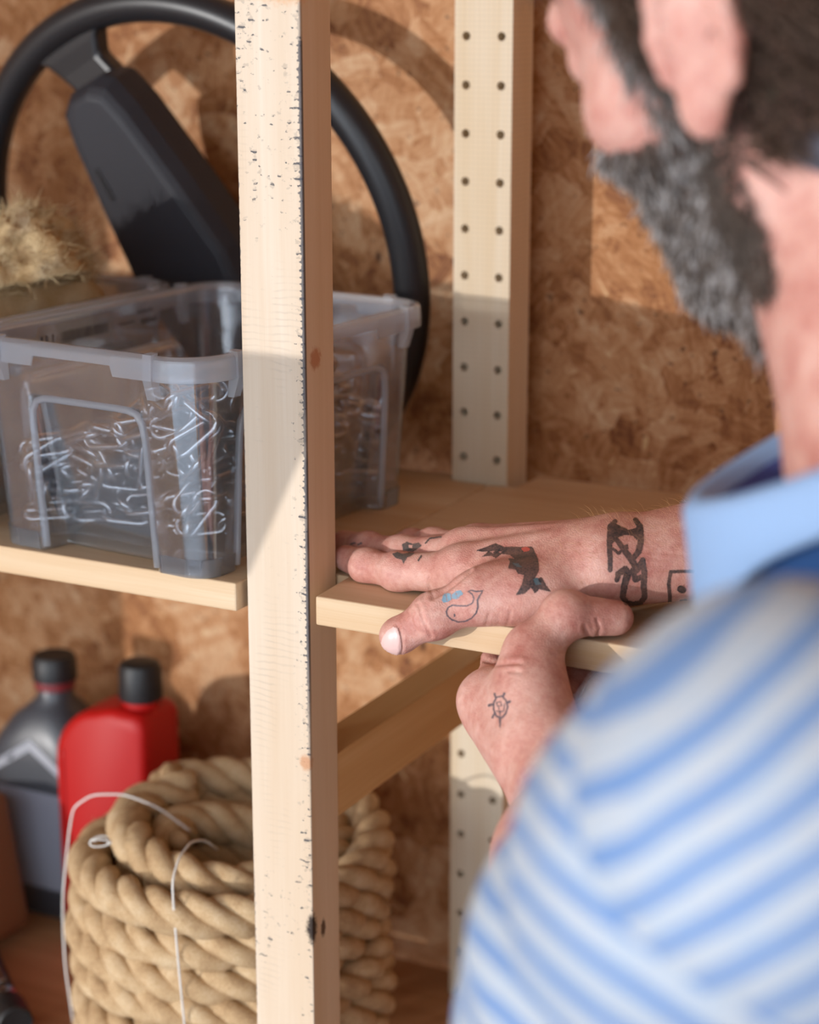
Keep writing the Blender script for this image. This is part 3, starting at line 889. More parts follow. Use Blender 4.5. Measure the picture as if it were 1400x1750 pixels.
# hub boss behind the bar
lathe('hub', [(0, -0.045), (0.030, -0.045), (0.034, -0.030), (0.040, -0.008), (0, -0.008)], BLACK_RUBBER, wheel, 32, SW_C, SW_N)

# ------------------------------------------------------------------ rope coil
RC = Vector((-0.140, 0.130, Z_LOW))
coil = empty('rope_coil', RC, 'thick twisted jute rope wound into a tall coil on the lower shelf', 'rope')
rr = np.random.RandomState(3)
RR = 0.0154; RO = 0.1150 - RR
def helix(rad, z0, z1, turns, ph, n_per=170):
    n = int(turns * n_per); t = np.linspace(0, 1, n)
    a = ph + t * turns * 2 * np.pi
    wob = 0.0022 * np.sin(a * 3.1 + 1) + 0.0018 * np.sin(a * 1.37 + 2)
    zz = z0 + (z1 - z0) * t + 0.0022 * np.sin(a * 2.3) + 0.0022 * np.sin(a * 0.77 + 1)
    r_ = rad + wob
    return np.stack([RC.x + r_ * np.cos(a), RC.y + r_ * np.sin(a), zz], 1)
hz0, hz1 = Z_LOW + RR + 0.0055, Z_LOW + 0.187 - RR
p1 = helix(RO, hz0, hz1, 6.1, 2.0)
p2 = helix(RO - 0.0280, hz1 + 0.004, hz0, 5.6, 2.0 + 6.1 * 2 * np.pi)
p3 = helix(RO - 0.054, hz0, hz1 - 0.008, 5.6, 2.0 + 11.7 * 2 * np.pi)
def blend(a, b, n=14):
    t = np.linspace(0, 1, n + 2)[1:-1, None]; return np.vstack([a, a[-1] + (b[0] - a[-1]) * (t * t * (3 - 2 * t)), b])
path = blend(blend(p1, p2), p3)
for _ in range(3): path[1:-1] = path[1:-1] * 0.5 + (path[:-2] + path[2:]) * 0.25
seg = np.linalg.norm(np.diff(path, axis=0), axis=1); s = np.concatenate([[0], np.cumsum(seg)])
T = np.gradient(path, axis=0); T /= np.linalg.norm(T, axis=1)[:, None]
N0 = np.cross(T, np.array([0, 0, 1.0])); N0 /= np.linalg.norm(N0, axis=1)[:, None]; B0 = np.cross(T, N0)
for k in range(3):
    a = s * 2 * np.pi / 0.078 + k * 2 * np.pi / 3
    off = 0.0076
    sp_path = path + off * (np.cos(a)[:, None] * N0 + np.sin(a)[:, None] * B0)
    V, Fq = tube_np(sp_path, 0.0078 + 0.0005 * np.sin(s * 110 + k), 10)
    from_np('rope_strand', V, Fq, ROPE, coil)
# loose fibres
parts = []
for _ in range(1500):
    i = rr.randint(len(p1)); a = rr.rand() * 2 * np.pi
    n = np.cos(a) * N0[i] + np.sin(a) * B0[i]; b0 = path[i] + n * 0.0138
    dr = n * rr.uniform(0.2, 1) + T[i] * rr.normal(0, 1.2) + rr.normal(0, 0.3, 3); dr /= np.linalg.norm(dr); L = rr.uniform(0.003, 0.009)
    parts.append(tube_np(np.array([b0, b0 + dr * L * 0.5 + rr.normal(0, .0008, 3), b0 + dr * L + rr.normal(0, .0016, 3)]), np.array([.00016, .00014, .00006]), 4, caps=False))
V, Fq = join_np(parts)
fo = from_np('rope_fibres', V, Fq, ROPE, coil); fo['kind'] = 'stuff'
def tie(ang, r_out, sag, zb, wob):
    pts = []
    for (rad, z) in ((0.030, 0.165), (0.052, 0.182), (0.075, 0.191), (0.098, 0.190), (0.112, 0.180), (r_out, 0.160), (r_out + sag, 0.11), (r_out + sag * 1.1, 0.06), (r_out + sag * 0.5, zb)):
        pts.append((RC.x + rad * math.cos(ang + wob * (0.19 - z) * 4), RC.y + rad * math.sin(ang + wob * (0.19 - z) * 4), Z_LOW + z + 0.004))
    P = np.array(pts); tt = np.linspace(0, len(P) - 1, 60); i0 = np.clip(tt.astype(int), 0, len(P) - 2); fr = (tt - i0)[:, None]
    P = P[i0] * (1 - fr) + P[i0 + 1] * fr
    for _ in range(4): P[1:-1] = P[1:-1] * 0.5 + (P[:-2] + P[2:]) * 0.25
    return P
for ang, r_out, sag, zb, wob in ((math.radians(203), 0.116, 0.007, 0.012, 0.0), (math.radians(282), 0.1145, 0.002, 0.010, 0.15)):
    V, Fq = tube_np(tie(ang, r_out, sag, zb, wob), 0.0008, 6)
    o = from_np('tie_string', V, Fq, STRING, coil)
kn = []
for k in range(26):
    t = k / 25 * 2 * math.pi * 1.6; kn.append((RC.x - 0.048 + 0.006 * math.cos(t), RC.y - 0.088 + 0.004 * math.sin(t * 1.3), Z_LOW + 0.187 + 0.003 * math.sin(t)))
V, Fq = tube_np(np.array(kn), 0.0007, 6); from_np('tie_string', V, Fq, STRING, coil)

# ------------------------------------------------------------------ bottles on the lower shelf
def loft_z(name, secs, mat, parent, org, seg=48, power=3.0):
    """secs: (z, cx, cy, hx, hy, power)"""
    V, Fq = [], []
    for z, cx, cy_, hx, hy, pw in secs:
        for k in range(seg):
            a = 2 * math.pi * k / seg; ca, sa = math.cos(a), math.sin(a)
            V.append((org.x + cx + hx * math.copysign(abs(ca) ** (2 / pw), ca), org.y + cy_ + hy * math.copysign(abs(sa) ** (2 / pw), sa), org.z + z))
    n = len(secs)
    for j in range(n - 1):
        for k in range(seg): Fq.append((j * seg + k, j * seg + (k + 1) % seg, (j + 1) * seg + (k + 1) % seg, (j + 1) * seg + k))
    me = bpy.data.meshes.new(name)
    me.from_pydata(V, [], Fq + [tuple(range(seg))[::-1], tuple(range((n - 1) * seg, n * seg))]); me.update()
    o = link(name, me, mat, parent)
    me.polygons.foreach_set('use_smooth', [True] * len(me.polygons))
    try: me.set_sharp_from_angle(angle=math.radians(45))
    except Exception: pass
    return o
rc = Vector((-0.312, 0.235, Z_LOW))
redc = empty('fuel_canister', rc, 'red plastic fuel canister with black screw cap behind the rope', 'canister')
# body: rounded slab whose left shoulder falls away, the mouth sits on the right
def can_body():
    bm = bmesh.new(); prof = []
    HW, HT_ = 0.0430, 0.205
    pts = [(-HW, 0.006), (-HW + 0.006, 0.0), (HW - 0.006, 0.0), (HW, 0.006), (HW, 0.196), (HW - 0.005, 0.203), (0.016, HT_), (0.006, 0.2035)]
    for k in range(9):
        a = math.radians(96 + k * (84 / 8)); pts.append((-HW + 0.046 + 0.046 * math.cos(a), 0.155 + 0.046 * math.sin(a)))
    layers = []
    for y_, sh_ in ((-0.027, 0.007), (-0.0255, 0.0035), (-0.0225, 0.001), (-0.016, 0.0), (0.016, 0.0), (0.0225, 0.001), (0.0255, 0.0035), (0.027, 0.007)):
        cx, cz = 0.0, 0.10
        ring = []
        for x, z in pts:
            dx, dz = x - cx, z - cz; L = max(abs(dx) / HW, abs(dz) / 0.1)
            ring.append(bm.verts.new((rc.x + x - math.copysign(sh_, dx) * min(1, abs(dx) / 0.03), rc.y + y_, rc.z + z - math.copysign(sh_, dz) * min(1, abs(dz) / 0.07) + 0.0)))
        layers.append(ring)
    m_ = len(pts)
    for a, b in zip(layers, layers[1:]):
        for k in range(m_): bm.faces.new((a[k], a[(k + 1) % m_], b[(k + 1) % m_], b[k]))
    bm.faces.new(layers[0][::-1]); bm.faces.new(layers[-1])
    zmin = min(v.co.z for v in bm.verts)
    for v in bm.verts: v.co.z += rc.z - zmin
    o = from_bm('canister_body', bm, RED, redc)
    o.data.polygons.foreach_set('use_smooth', [True] * len(o.data.polygons))
    try: o.data.set_sharp_from_angle(angle=math.radians(50))
    except Exception: pass
    return o
can_body()
cx_ = rc.x + 0.0240
lathe('neck', [(0, 0.19), (0.0150, 0.19), (0.0150, 0.212), (0, 0.212)], RED, redc, 32, (cx_, rc.y, rc.z))
lathe('screw_cap', [(0, 0.2085), (0.0165, 0.2085), (0.0170, 0.2100), (0.0164, 0.2330), (0.0150, 0.2365), (0.0120, 0.2380), (0, 0.2383)], BLACK_CAP, redc, 48, (cx_, rc.y, rc.z))
# moulded rib down the left front of the canister
V, Fq = tube_np(np.array([(rc.x - 0.033, rc.y - 0.0268, rc.z + z) for z in np.linspace(0.02, 0.165, 20)]), 0.0016, 8)
from_np('moulded_rib', V, Fq, RED, redc)

gc = Vector((-0.3960, 0.262, Z_LOW))
greyb = empty('oil_bottle', gc, 'dark grey oil bottle with pale label left of the red canister', 'bottle')
loft_z('bottle_body', [(0.0, 0, 0, 0.040, 0.026, 5), (0.004, 0, 0, 0.044, 0.030, 5), (0.080, 0, 0, 0.0455, 0.0315, 5), (0.135, 0, 0, 0.0455, 0.0315, 5), (0.150, 0.001, 0, 0.042, 0.030, 4), (0.168, 0.003, 0, 0.031, 0.026, 3), (0.178, 0.004, 0, 0.0195, 0.020, 2.4), (0.184, 0.005, 0, 0.0145, 0.0150, 2), (0.196, 0.005, 0, 0.0140, 0.0140, 2)], DARK_GREY, greyb, gc, 56)
lathe('neck_ring', [(0, 0.192), (0.0165, 0.192), (0.0170, 0.196), (0.0165, 0.200), (0, 0.200)], DARK_BAND, greyb, 40, (gc.x + 0.005, gc.y, gc.z))
lathe('screw_cap', [(0, 0.199), (0.0178, 0.199), (0.0182, 0.202), (0.0176, 0.216), (0.0158, 0.2188), (0, 0.2192)], BLACK_CAP, greyb, 40, (gc.x + 0.005, gc.y, gc.z))
bm = bmesh.new()     # front label and the pale chevron above it
def decal(pts, off):
    vs = [bm.verts.new((gc.x + x, gc.y - off, gc.z + z)) for x, z in pts]; bm.faces.new(vs)
decal([(-0.034, 0.028), (0.034, 0.028), (0.034, 0.112), (-0.034, 0.112)], 0.0318)
from_bm('label', bm, DARK_LABEL, greyb)
bm = bmesh.new()
for s_ in (-1, 1):
    q = [(0.0, 0.146), (0.043 * s_, 0.118), (0.043 * s_, 0.126), (0.0, 0.155)]
    vs = [bm.verts.new((gc.x + x, gc.y - (0.0322 - max(0, z - 0.136) * 0.12), gc.z + z)) for x, z in q]
    bm.faces.new(vs if s_ > 0 else vs[::-1])
from_bm('chevron_stripe', bm, mat_plain('pale_stripe', srgb(150, 152, 160), 0.35), greyb)

# brown case, leaning, at the left edge
bc = Vector((-0.412, 0.175, Z_LOW))
case = empty('leather_case', bc, 'brown leather case with black edge leaning at the left end of the lower shelf', 'case')
def tilted_box(name, lo, hi, ang, mat, bevel=0.004):
    bm = bmesh.new(); box_bm(bm, lo, hi, bevel)
    bm.transform(Matrix.Translation(bc + Vector((0.036, 0, 0.0))) @ Matrix.Rotation(ang, 4, 'Y') @ Matrix.Translation((-0.036, 0, 0)))
    bm.transform(Matrix.Translation((0, 0, 0.0115)))
    return from_bm(name, bm, mat, case)
ca_ = math.radians(-9)
tilted_box('case_body', (-0.03, -0.06, 0.001), (0.036, 0.025, 0.115), ca_, BROWN_CASE, 0.006)
tilted_box('black_edge', (0.0330, -0.0625, 0.002), (0.0385, -0.0500, 0.114), ca_, BLACK_STRAP, 0.001)
tilted_box('flap', (-0.031, -0.0625, 0.066), (0.0325, -0.0602, 0.113), ca_, BROWN_CASE, 0.001)
tilted_box('strap', (-0.004, -0.0655, 0.03), (0.010, -0.0628, 0.113), ca_, BLACK_STRAP, 0.001)

# black hand torch with a chrome clip, lying in front
tA, tB = Vector((-0.388, 0.150, Z_LOW + 0.0135)), Vector((-0.270, 0.050, Z_LOW + 0.0135))
tdir = (tB - tA).normalized()
torch = empty('hand_torch', (tA.x, tA.y, Z_LOW), 'black hand torch with chrome band lying at the lower left', 'torch')
lathe('torch_body', [(0, 0), (0.009, 0.0), (0.0100, 0.002), (0.0100, 0.060), (0.0090, 0.062), (0.0090, 0.066), (0.0100, 0.068), (0.0100, 0.088), (0, 0.088)], BLACK_CAP, torch, 32, tA, tdir)
lathe('torch_head', [(0, 0.0975), (0.0100, 0.0975), (0.0125, 0.104), (0.0132, 0.112), (0.0132, 0.130), (0.0118, 0.1315), (0.0110, 0.1285), (0, 0.1285)], BLACK_CAP, torch, 32, tA, tdir)
lathe('chrome_band', [(0, 0.0878), (0.0106, 0.0878), (0.0108, 0.089), (0.0108, 0.0965), (0.0106, 0.0977), (0, 0.0977)], CHROME, torch, 32, tA, tdir)
side_ = tdir.cross(Vector((0, 0, 1))).normalized()
bm = bmesh.new(); box_bm(bm, (-0.003, -0.0008, 0.02), (0.003, 0.0008, 0.085), 0.0005)
q = tdir.to_track_quat('Z', 'Y').to_matrix().to_4x4()
bm.transform(Matrix.Translation(tA + Vector((0, 0, 0.0118))) @ Matrix(((side_.x, 0, tdir.x, 0), (side_.y, 0, tdir.y, 0), (0, 1, tdir.z, 0), (0, 0, 0, 1))))
from_bm('clip', bm, CHROME, torch)

# ================================================================== the man
def cam_pt(a, b, c):
    """millimetres right / up / away from the camera -> world millimetres (used once, to place the man's joints)"""
    q = CAM * 1000 + C_R * a + C_U * b + C_F * c
    return np.array((q.x, q.y, q.z))
def px_pt(px, py, d):
    return cam_pt((px - 700) / F_PX * d, (875 - py) / F_PX * d, d)

# ---- signed distance primitives (all in millimetres)
def sd_cone(P, a, b, r1, r2):
    a = np.asarray(a, np.float32); b = np.asarray(b, np.float32)
    ba = b - a; l2 = float(ba @ ba); rr_ = r1 - r2; a2 = max(l2 - rr_ * rr_, 1e-6); il2 = 1.0 / l2
    pa = P - a; y = pa @ ba; z = y - l2
    x = pa * l2 - y[:, None] * ba; x2 = np.einsum('ij,ij->i', x, x)
    y2 = y * y * l2; z2 = z * z * l2
    k = np.sign(rr_) * rr_ * rr_ * x2
    d = (np.sqrt(x2 * a2 * il2) + y * rr_) * il2 - r1
    m1 = np.sign(z) * a2 * z2 > k; d1 = np.sqrt(x2 + z2) * il2 - r2
    m2 = np.sign(y) * a2 * y2 < k; d2 = np.sqrt(x2 + y2) * il2 - r1
    return np.where(m1, d1, np.where(m2, d2, d))
def sd_ell(P, c, R3, rad):
    """ellipsoid; R3 rows = local axes in world"""
    q = (P - np.asarray(c, np.float32)) @ np.asarray(R3, np.float32).T
    rad = np.asarray(rad, np.float32)
    k0 = np.linalg.norm(q / rad, axis=1); k1 = np.linalg.norm(q / (rad * rad), axis=1) + 1e-9
    return k0 * (k0 - 1.0) / k1
def smin(a, b, k):
    h = np.maximum(k - np.abs(a - b), 0.0) / k
    return np.minimum(a, b) - h * h * k * 0.25
I3 = np.eye(3)

class Cone:
    def __init__(s, a, b, r1, r2, k=6.0):
        s.a, s.b, s.r1, s.r2, s.k = np.array(a, float), np.array(b, float), r1, r2, k
        R_ = max(r1, r2); s.lo = np.minimum(s.a, s.b) - R_; s.hi = np.maximum(s.a, s.b) + R_
    def __call__(s, P): return sd_cone(P, s.a, s.b, s.r1, s.r2)
class Ell:
    def __init__(s, c, rad, R3=I3, k=6.0):
        s.c, s.rad, s.R, s.k = np.array(c, float), np.array(rad, float), np.array(R3, float), k
        e = np.abs(s.R.T) @ s.rad; s.lo = s.c - e; s.hi = s.c + e
    def __call__(s, P): return sd_ell(P, s.c, s.R, s.rad)

def chain(pts, rads, k=5.0):
    return [Cone(pts[i], pts[i + 1], rads[i], rads[i + 1], k) for i in range(len(pts) - 1)]

def eval_groups(groups, P, lo, hi):
    """groups: list of (prims, k_to_core, is_core, carve). The first is the core; each other group is blended with the core alone."""
    big = np.full(len(P), 1e3, np.float32)
    def near(pr, mg): return np.all(pr.lo - mg <= hi) and np.all(pr.hi + mg >= lo)
    def uni(prims):
        d = None
        for pr in prims:
            if not near(pr, 14 + pr.k): continue
            v = pr(P); d = v if d is None else smin(d, v, pr.k)
        return d
    core = uni(groups[0][0])
    out = core
    for prims, k in groups[1:]:
        d = uni(prims)
        if d is None: continue
        if core is not None: d = smin(core, d, k)
        out = d if out is None else np.minimum(out, d)
    return big if out is None else out

def polygonise(fn, lo, hi, h, bs=28):
    """naive surface nets on sparse blocks; fn(P, blo, bhi) -> distance"""
    lo = np.asarray(lo, float); hi = np.asarray(hi, float)
    nb = np.ceil((hi - lo) / (h * bs)).astype(int)
    # coarse cull
    cs = np.stack(np.meshgrid(*[np.arange(n) for n in nb], indexing='ij'), -1).reshape(-1, 3)
    half = h * bs / 2; diag = half * math.sqrt(3)
    cen = lo + (cs + 0.5) * h * bs
    inf = np.full(3, 1e6)
    dc = np.concatenate([fn(cen[i:i + 20000].astype(np.float32), -inf, inf) for i in range(0, len(cen), 20000)])
    keep = cs[np.abs(dc) < diag * 1.35 + 8]
    NX, NY, NZ = (nb * bs + 2)
    g = np.arange(bs + 1)
    loc = np.stack(np.meshgrid(g, g, g, indexing='ij'), -1).reshape(-1, 3)
    keys, verts, quads = [], [], []
    def key(i, j, k): return (i.astype(np.int64) * NY + j) * NZ + k
    E = [((0, 0, 0), (1, 0, 0)), ((0, 1, 0), (1, 1, 0)), ((0, 0, 1), (1, 0, 1)), ((0, 1, 1), (1, 1, 1)), ((0, 0, 0), (0, 1, 0)), ((1, 0, 0), (1, 1, 0)), ((0, 0, 1), (0, 1, 1)), ((1, 0, 1), (1, 1, 1)), ((0, 0, 0), (0, 0, 1)), ((1, 0, 0), (1, 0, 1)), ((0, 1, 0), (0, 1, 1)), ((1, 1, 0), (1, 1, 1))]
    for c in keep:
        base = c * bs
        blo = lo + base * h; bhi = blo + bs * h
        P = (lo + (base + loc) * h).astype(np.float32)
        D = fn(P, blo, bhi).reshape(bs + 1, bs + 1, bs + 1)
        S = D < 0
        if S.all() or not S.any(): continue
        cnt = sum(S[a:bs + a, b:bs + b, d_:bs + d_].astype(np.int8) for a in (0, 1) for b in (0, 1) for d_ in (0, 1))
        ci, cj, ck = np.nonzero((cnt > 0) & (cnt < 8))
        acc = np.zeros((len(ci), 3)); num = np.zeros(len(ci))
        for (a, b) in E:
            da = D[ci + a[0], cj + a[1], ck + a[2]]; db = D[ci + b[0], cj + b[1], ck + b[2]]
            m = (da < 0) != (db < 0)
            t = np.where(m, da / np.where(m, da - db, 1), 0)
            pt = np.array(a)[None] + t[:, None] * (np.array(b) - np.array(a))[None]
            acc += np.where(m[:, None], pt, 0); num += m
        v = acc / num[:, None]
        keys.append(key(ci + base[0], cj + base[1], ck + base[2]))
        verts.append(lo + (np.stack([ci, cj, ck], 1) + base + v) * h)
        # edges owned by this block
        for ax in range(3):
            s0 = [slice(0, bs)] * 3; s1 = [slice(0, bs)] * 3; s1[ax] = slice(1, bs + 1)
            A, B = S[tuple(s0)], S[tuple(s1)]
            i, j, k = np.nonzero(A != B)
            fl = A[i, j, k]
            G = np.stack([i + base[0], j + base[1], k + base[2]], 1)
            u_, w_ = (ax + 1) % 3, (ax + 2) % 3
            eu = np.zeros(3, int); eu[u_] = 1; ew = np.zeros(3, int); ew[w_] = 1
            q = [G - eu - ew, G - ew, G, G - eu]
            kk = np.stack([key(t[:, 0], t[:, 1], t[:, 2]) for t in q], 1)
            kk = np.where(fl[:, None], kk, kk[:, ::-1])
            quads.append(kk)
    keys = np.concatenate(keys); verts = np.concatenate(verts); quads = np.concatenate(quads)
    o = np.argsort(keys); ks = keys[o]
    idx = np.searchsorted(ks, quads); idx = np.clip(idx, 0, len(ks) - 1)
    ok = (ks[idx] == quads).all(1)
    return verts[o], idx[ok]

def laplace(V, Fq, it=2, lam=0.5):
    n = len(V)
    a = Fq.ravel(); b = np.roll(Fq, -1, 1).ravel()
    deg = np.bincount(a, minlength=n) + np.bincount(b, minlength=n)
    for _ in range(it):
        S = np.zeros_like(V)
        for c in range(3):
            S[:, c] = np.bincount(a, V[b, c], n) + np.bincount(b, V[a, c], n)
        V = V * (1 - lam) + lam * S / np.maximum(deg, 1)[:, None]
    return V

# ---- joints (mm)
NB = cam_pt(205, 10, 745); LS = cam_pt(104, -103, 602); RS = np.array((500., -30, 205)); PEL = cam_pt(455, -380, 700)
LE = px_pt(990, 1870, 800); LW = px_pt(972, 1345, 1018)
RW_ = np.array((173., 44, 79)); RE = np.array((376., 191, 110))
HF = -0.60 * np.array(C_R) - 0.17 * np.array(C_U) + 0.78 * np.array(C_F); HF /= np.linalg.norm(HF)
HU = -0.43 * np.array(C_R) + 0.88 * np.array(C_U) - 0.14 * np.array(C_F); HU -= HF * (HU @ HF); HU /= np.linalg.norm(HU)
HL = np.cross(HU, HF)
HC = cam_pt(147, 205, 775)
HR = np.stack([HF, HL, HU])
def hp(x, y, z): return HC + HF * x + HL * y + HU * z
def rot_local(rx=0, ry=0, rz=0):
    E_ = np.array(Euler((math.radians(rx), math.radians(ry), math.radians(rz))).to_matrix())
    return (HR.T @ E_).T

core = []
# head
core += [Ell(hp(-10, 0, 36), (97, 75, 86), HR, 10), Ell(hp(28, 0, -8), (66, 62, 78), HR, 18), Ell(hp(50, 0, -62), (42, 46, 46), HR, 16),
         Cone(hp(6, 56, -62), hp(72, 18, -94), 14, 15, 16), Cone(hp(6, -56, -62), hp(72, -18, -94), 14, 15, 16), Cone(hp(70, -10, -96), hp(70, 10, -96), 17, 17, 12),
         Ell(hp(52, 46, -18), (26, 20, 20), HR, 16), Ell(hp(52, -46, -18), (26, 20, 20), HR, 16),
         Cone(hp(76, 0, 38), hp(82, 0, 12), 20, 14, 18), Cone(hp(90, 0, 6), hp(107, 0, -28), 7, 11, 8), Ell(hp(98, 12, -32), (9, 8, 7), HR, 5), Ell(hp(98, -12, -32), (9, 8, 7), HR, 5),
         Cone(hp(83, 30, 26), hp(88, 12, 24), 9, 8, 10), Cone(hp(83, -30, 26), hp(88, -12, 24), 9, 8, 10),
         Ell(hp(90, 0, -58), (10, 24, 6), HR, 6), Ell(hp(88, 0, -69), (10, 21, 7), HR, 6), Ell(hp(74, 32, 8), (13, 14, 12), HR, 4), Ell(hp(74, -32, 8), (13, 14, 12), HR, 4)]
# ears: back plate, rim, lobe
for s_ in (1, -1):
    Re = rot_local(0, -12, 14 * s_)
    ec = hp(-14, 79 * s_, -2)
    core += [Ell(ec, (16, 6, 28), Re, 5)]
    rim_pts = [ec + Re[0] * (14.5 * math.cos(t)) + Re[2] * (26.5 * math.sin(t)) + Re[1] * (3 * s_) for t in np.linspace(-0.5, 3.9, 9)]
    core += chain(rim_pts, [4.2] * 9, 3)
    core += [Ell(ec + Re[0] * 4 - Re[2] * 27 + Re[1] * 1.5 * s_, (9, 5.5, 11), Re, 6), Ell(ec + Re[0] * 14 - Re[2] * 4, (4, 5, 7), Re, 4)]
# neck, chest yoke
core += [Cone(hp(-22, 0, -55), NB, 56, 58, 24), Cone(hp(20, 0, -70), NB * 0.96 + np.array((0, 0, 0)) + 0.04 * PEL, 42, 52, 20)]
mid = NB * 0.55 + PEL * 0.45
TL, TR = cam_pt(228, -110, 708), cam_pt(252, -104, 778)      # roots of the two shoulders, under the collar
core += [Cone(NB, TL, 50, 44, 30), Cone(TL, LS * 0.92 + mid * 0.08, 44, 48, 30), Cone(TR, RS * 0.92 + mid * 0.08, 44, 48, 30), Cone(TL, TR, 46, 46, 30),
         Cone(mid + (LS - RS) * 0.15, mid + (RS - LS) * 0.15, 66, 66, 40), Cone(TR * 0.5 + TL * 0.5, mid, 46, 60, 40)]
# left arm
core += [Cone(LS, LE, 50, 41, 20), Cone(LE, LW * 0.7 + LE * 0.3, 40, 37, 20), Cone(LE * 0.72 + LW * 0.28, LW, 41, 25, 20)]
coreR = []
# right arm: two bones side by side make the forearm wider than thick
RS2 = RE
coreR += [Cone(RS, RE, 50, 41, 20), Cone(RE + np.array((0, -14, -3)), RW_ + np.array((2, -11, -1)), 36, 20.5, 18), Cone(RE + np.array((4, 14, 3)), RW_ + np.array((2, 12, 1)), 36, 20.5, 18),
         Ell(RE * 0.62 + RW_ * 0.38 + np.array((0, 0, 3)), (70, 37, 36), I3, 20)]

# ---- right hand (flat on the board, thumb over its front edge)
MC = {'i': (90, 21, 67.5), 'm': (81, 42, 71.0), 'r': (80, 62, 68.5), 'p': (85, 80, 65)}
wr = RW_
coreR += [Cone(wr + np.array((-4, -13, -1)), MC['i'], 19.5, 14.0, 12), Cone(wr + np.array((-4, -3, 1)), MC['m'], 20, 14.0, 12), Cone(wr + np.array((-4, 7, 1)), MC['r'], 20, 13.5, 12), Cone(wr + np.array((-2, 15, -1)), MC['p'], 19, 13.0, 12),
         Cone((146, 8, 68), (122, -1, 67), 17.0, 15.0, 14), Cone((150, 60, 65), (110, 76, 63), 15, 13, 12), Cone((140, 22, 64), (105, 40, 62), 14, 12, 12)]
# knuckles and tendons
coreR += [Ell((89, 19, 76), (9, 8, 6), I3, 8), Ell((81, 42, 80), (9, 8, 6), I3, 8), Ell((80, 62, 77), (9, 8, 6), I3, 8), Cone((150, 40, 94), (88, 41, 84), 2.6, 2.4, 8), Cone((150, 34, 92), (95, 22, 80), 2.6, 2.4, 8), Cone((150, 47, 93), (90, 60, 81), 2.4, 2.2, 8)]
fingers = []
def finger(pts, rads, root_k=7.0, swell=0.6):
    pr = chain(pts, rads, 4.0)
    for q, r_ in zip(pts[1:-1], rads[1:-1]):
        pr.append(Ell(q, (r_ + swell,) * 3, I3, 5.0))
    fingers.append((pr, root_k))
finger([MC['i'], (46, 25.5, 60.6), (21, 33, 58.6), (1, 43.5, 58.0)], [12.4, 10.4, 9.2, 7.8])
finger([MC['m'], (34, 52, 62.5), (6, 62.5, 59.4), (-16, 71, 58.2)], [12.2, 10.2, 9.2, 7.9])
finger([MC['r'], (46, 70.5, 64.5), (27, 79, 60.2), (18, 84, 57.6)], [11.6, 9.8, 8.8, 7.4])
finger([MC['p'], (58, 88, 60.5), (42, 93, 58.2), (31, 96, 57.2)], [10.6, 8.8, 8.0, 6.9])
TH = [(133, -1, 66), (112, -9.5, 64), (92, -20.0, 54.0), (75, -24.5, 42.5)]
finger(TH, [15.0, 13.2, 11.9, 9.6], 12.0, 0.5)
fingers[-1][0].append(Ell((71.5, -25.2, 40.2), (10.0, 9.4, 9.4), I3, 6))

fingersR = fingers; fingers = []
# ---- left hand (fingers under the board, thumb on top)
LMC = {'i': (128, -25, 14), 'm': (142, -31, 6), 'r': (161, -35, 1), 'p': (178, -41, -4)}
core += [Cone(LW + np.array((-10, 2, 2)), LMC['i'], 22, 13.6, 14), Cone(LW + np.array((-3, 0, 0)), LMC['m'], 23, 13.6, 14), Cone(LW + np.array((4, -2, -2)), LMC['r'], 22, 13, 14), Cone(LW + np.array((10, -2, -4)), LMC['p'], 20, 12, 14),
         Cone((176, -62, 18), (162, -44, 34), 18, 15.5, 16), Cone((140, -30, 16), (158, -42, 30), 8, 9, 12)]
core += [Cone((133, -30, 18), (158, -46, 26), 11, 13, 14), Cone((134, -34, 6), (168, -62, 4), 12, 16, 14), Ell((123, -31, 13), (8, 8, 9), I3, 10)]
finger([LMC['i'], (118, 14, 20.2), (123, 40, 21.2), (128, 60, 21.8)], [12.4, 10.4, 9.2, 7.8], 8)
finger([LMC['m'], (146, 18, 20.4), (150, 45, 21.2), (153, 66, 21.8)], [12.4, 10.6, 9.4, 8.0], 8)
finger([LMC['r'], (167, 12, 20.0), (171, 38, 21.4), (174, 57, 22.0)], [12, 10.2, 9.0, 7.8], 8)
finger([LMC['p'], (186, 2, 19.0), (191, 22, 21.6), (194, 38, 22.6)], [10.8, 9.0, 8.0, 7.0], 8)
finger([(164, -48, 28), (156, -31, 47), (168, -15.0, 64.5), (190, 2.0, 61.0)], [15.5, 13.6, 11.8, 9.6], 14.0, 0.9)

GR = [(core, 0)] + fingers
GRR = [(coreR, 0)] + fingersR
def sd_box(P, lo_, hi_):
    c = (np.asarray(lo_) + np.asarray(hi_)) / 2; e = (np.asarray(hi_) - np.asarray(lo_)) / 2
    q = np.abs(P - c.astype(np.float32)) - e.astype(np.float32)
    return np.linalg.norm(np.maximum(q, 0), axis=1) + np.minimum(q.max(1), 0)
def body_fn(P, lo, hi):
    """skin flattens where it meets the board and the post"""
    d = np.minimum(eval_groups(GR, P, lo, hi), eval_groups(GRR, P, lo, hi))
    if lo[1] < 330 and hi[1] > -30 and lo[2] < 70 and hi[2] > 10:
        d = np.maximum(d, 0.55 - sd_box(P, (-12.0, -7.5, Z_BOT * 1000), (900, 312, Z_TOP * 1000)))
        d = np.maximum(d, 0.6 - sd_box(P, (-41.5, 0, -400), (0, 33.4, 400)))
    return d
allp = [q for g_ in GR + GRR for q in g_[0]]
blo = np.min([q.lo for q in allp], 0) - 4; bhi = np.max([q.hi for q in allp], 0) + 4
BV, BF = polygonise(body_fn, blo, bhi, 1.2)
BV = laplace(BV, BF, 2, 0.5)
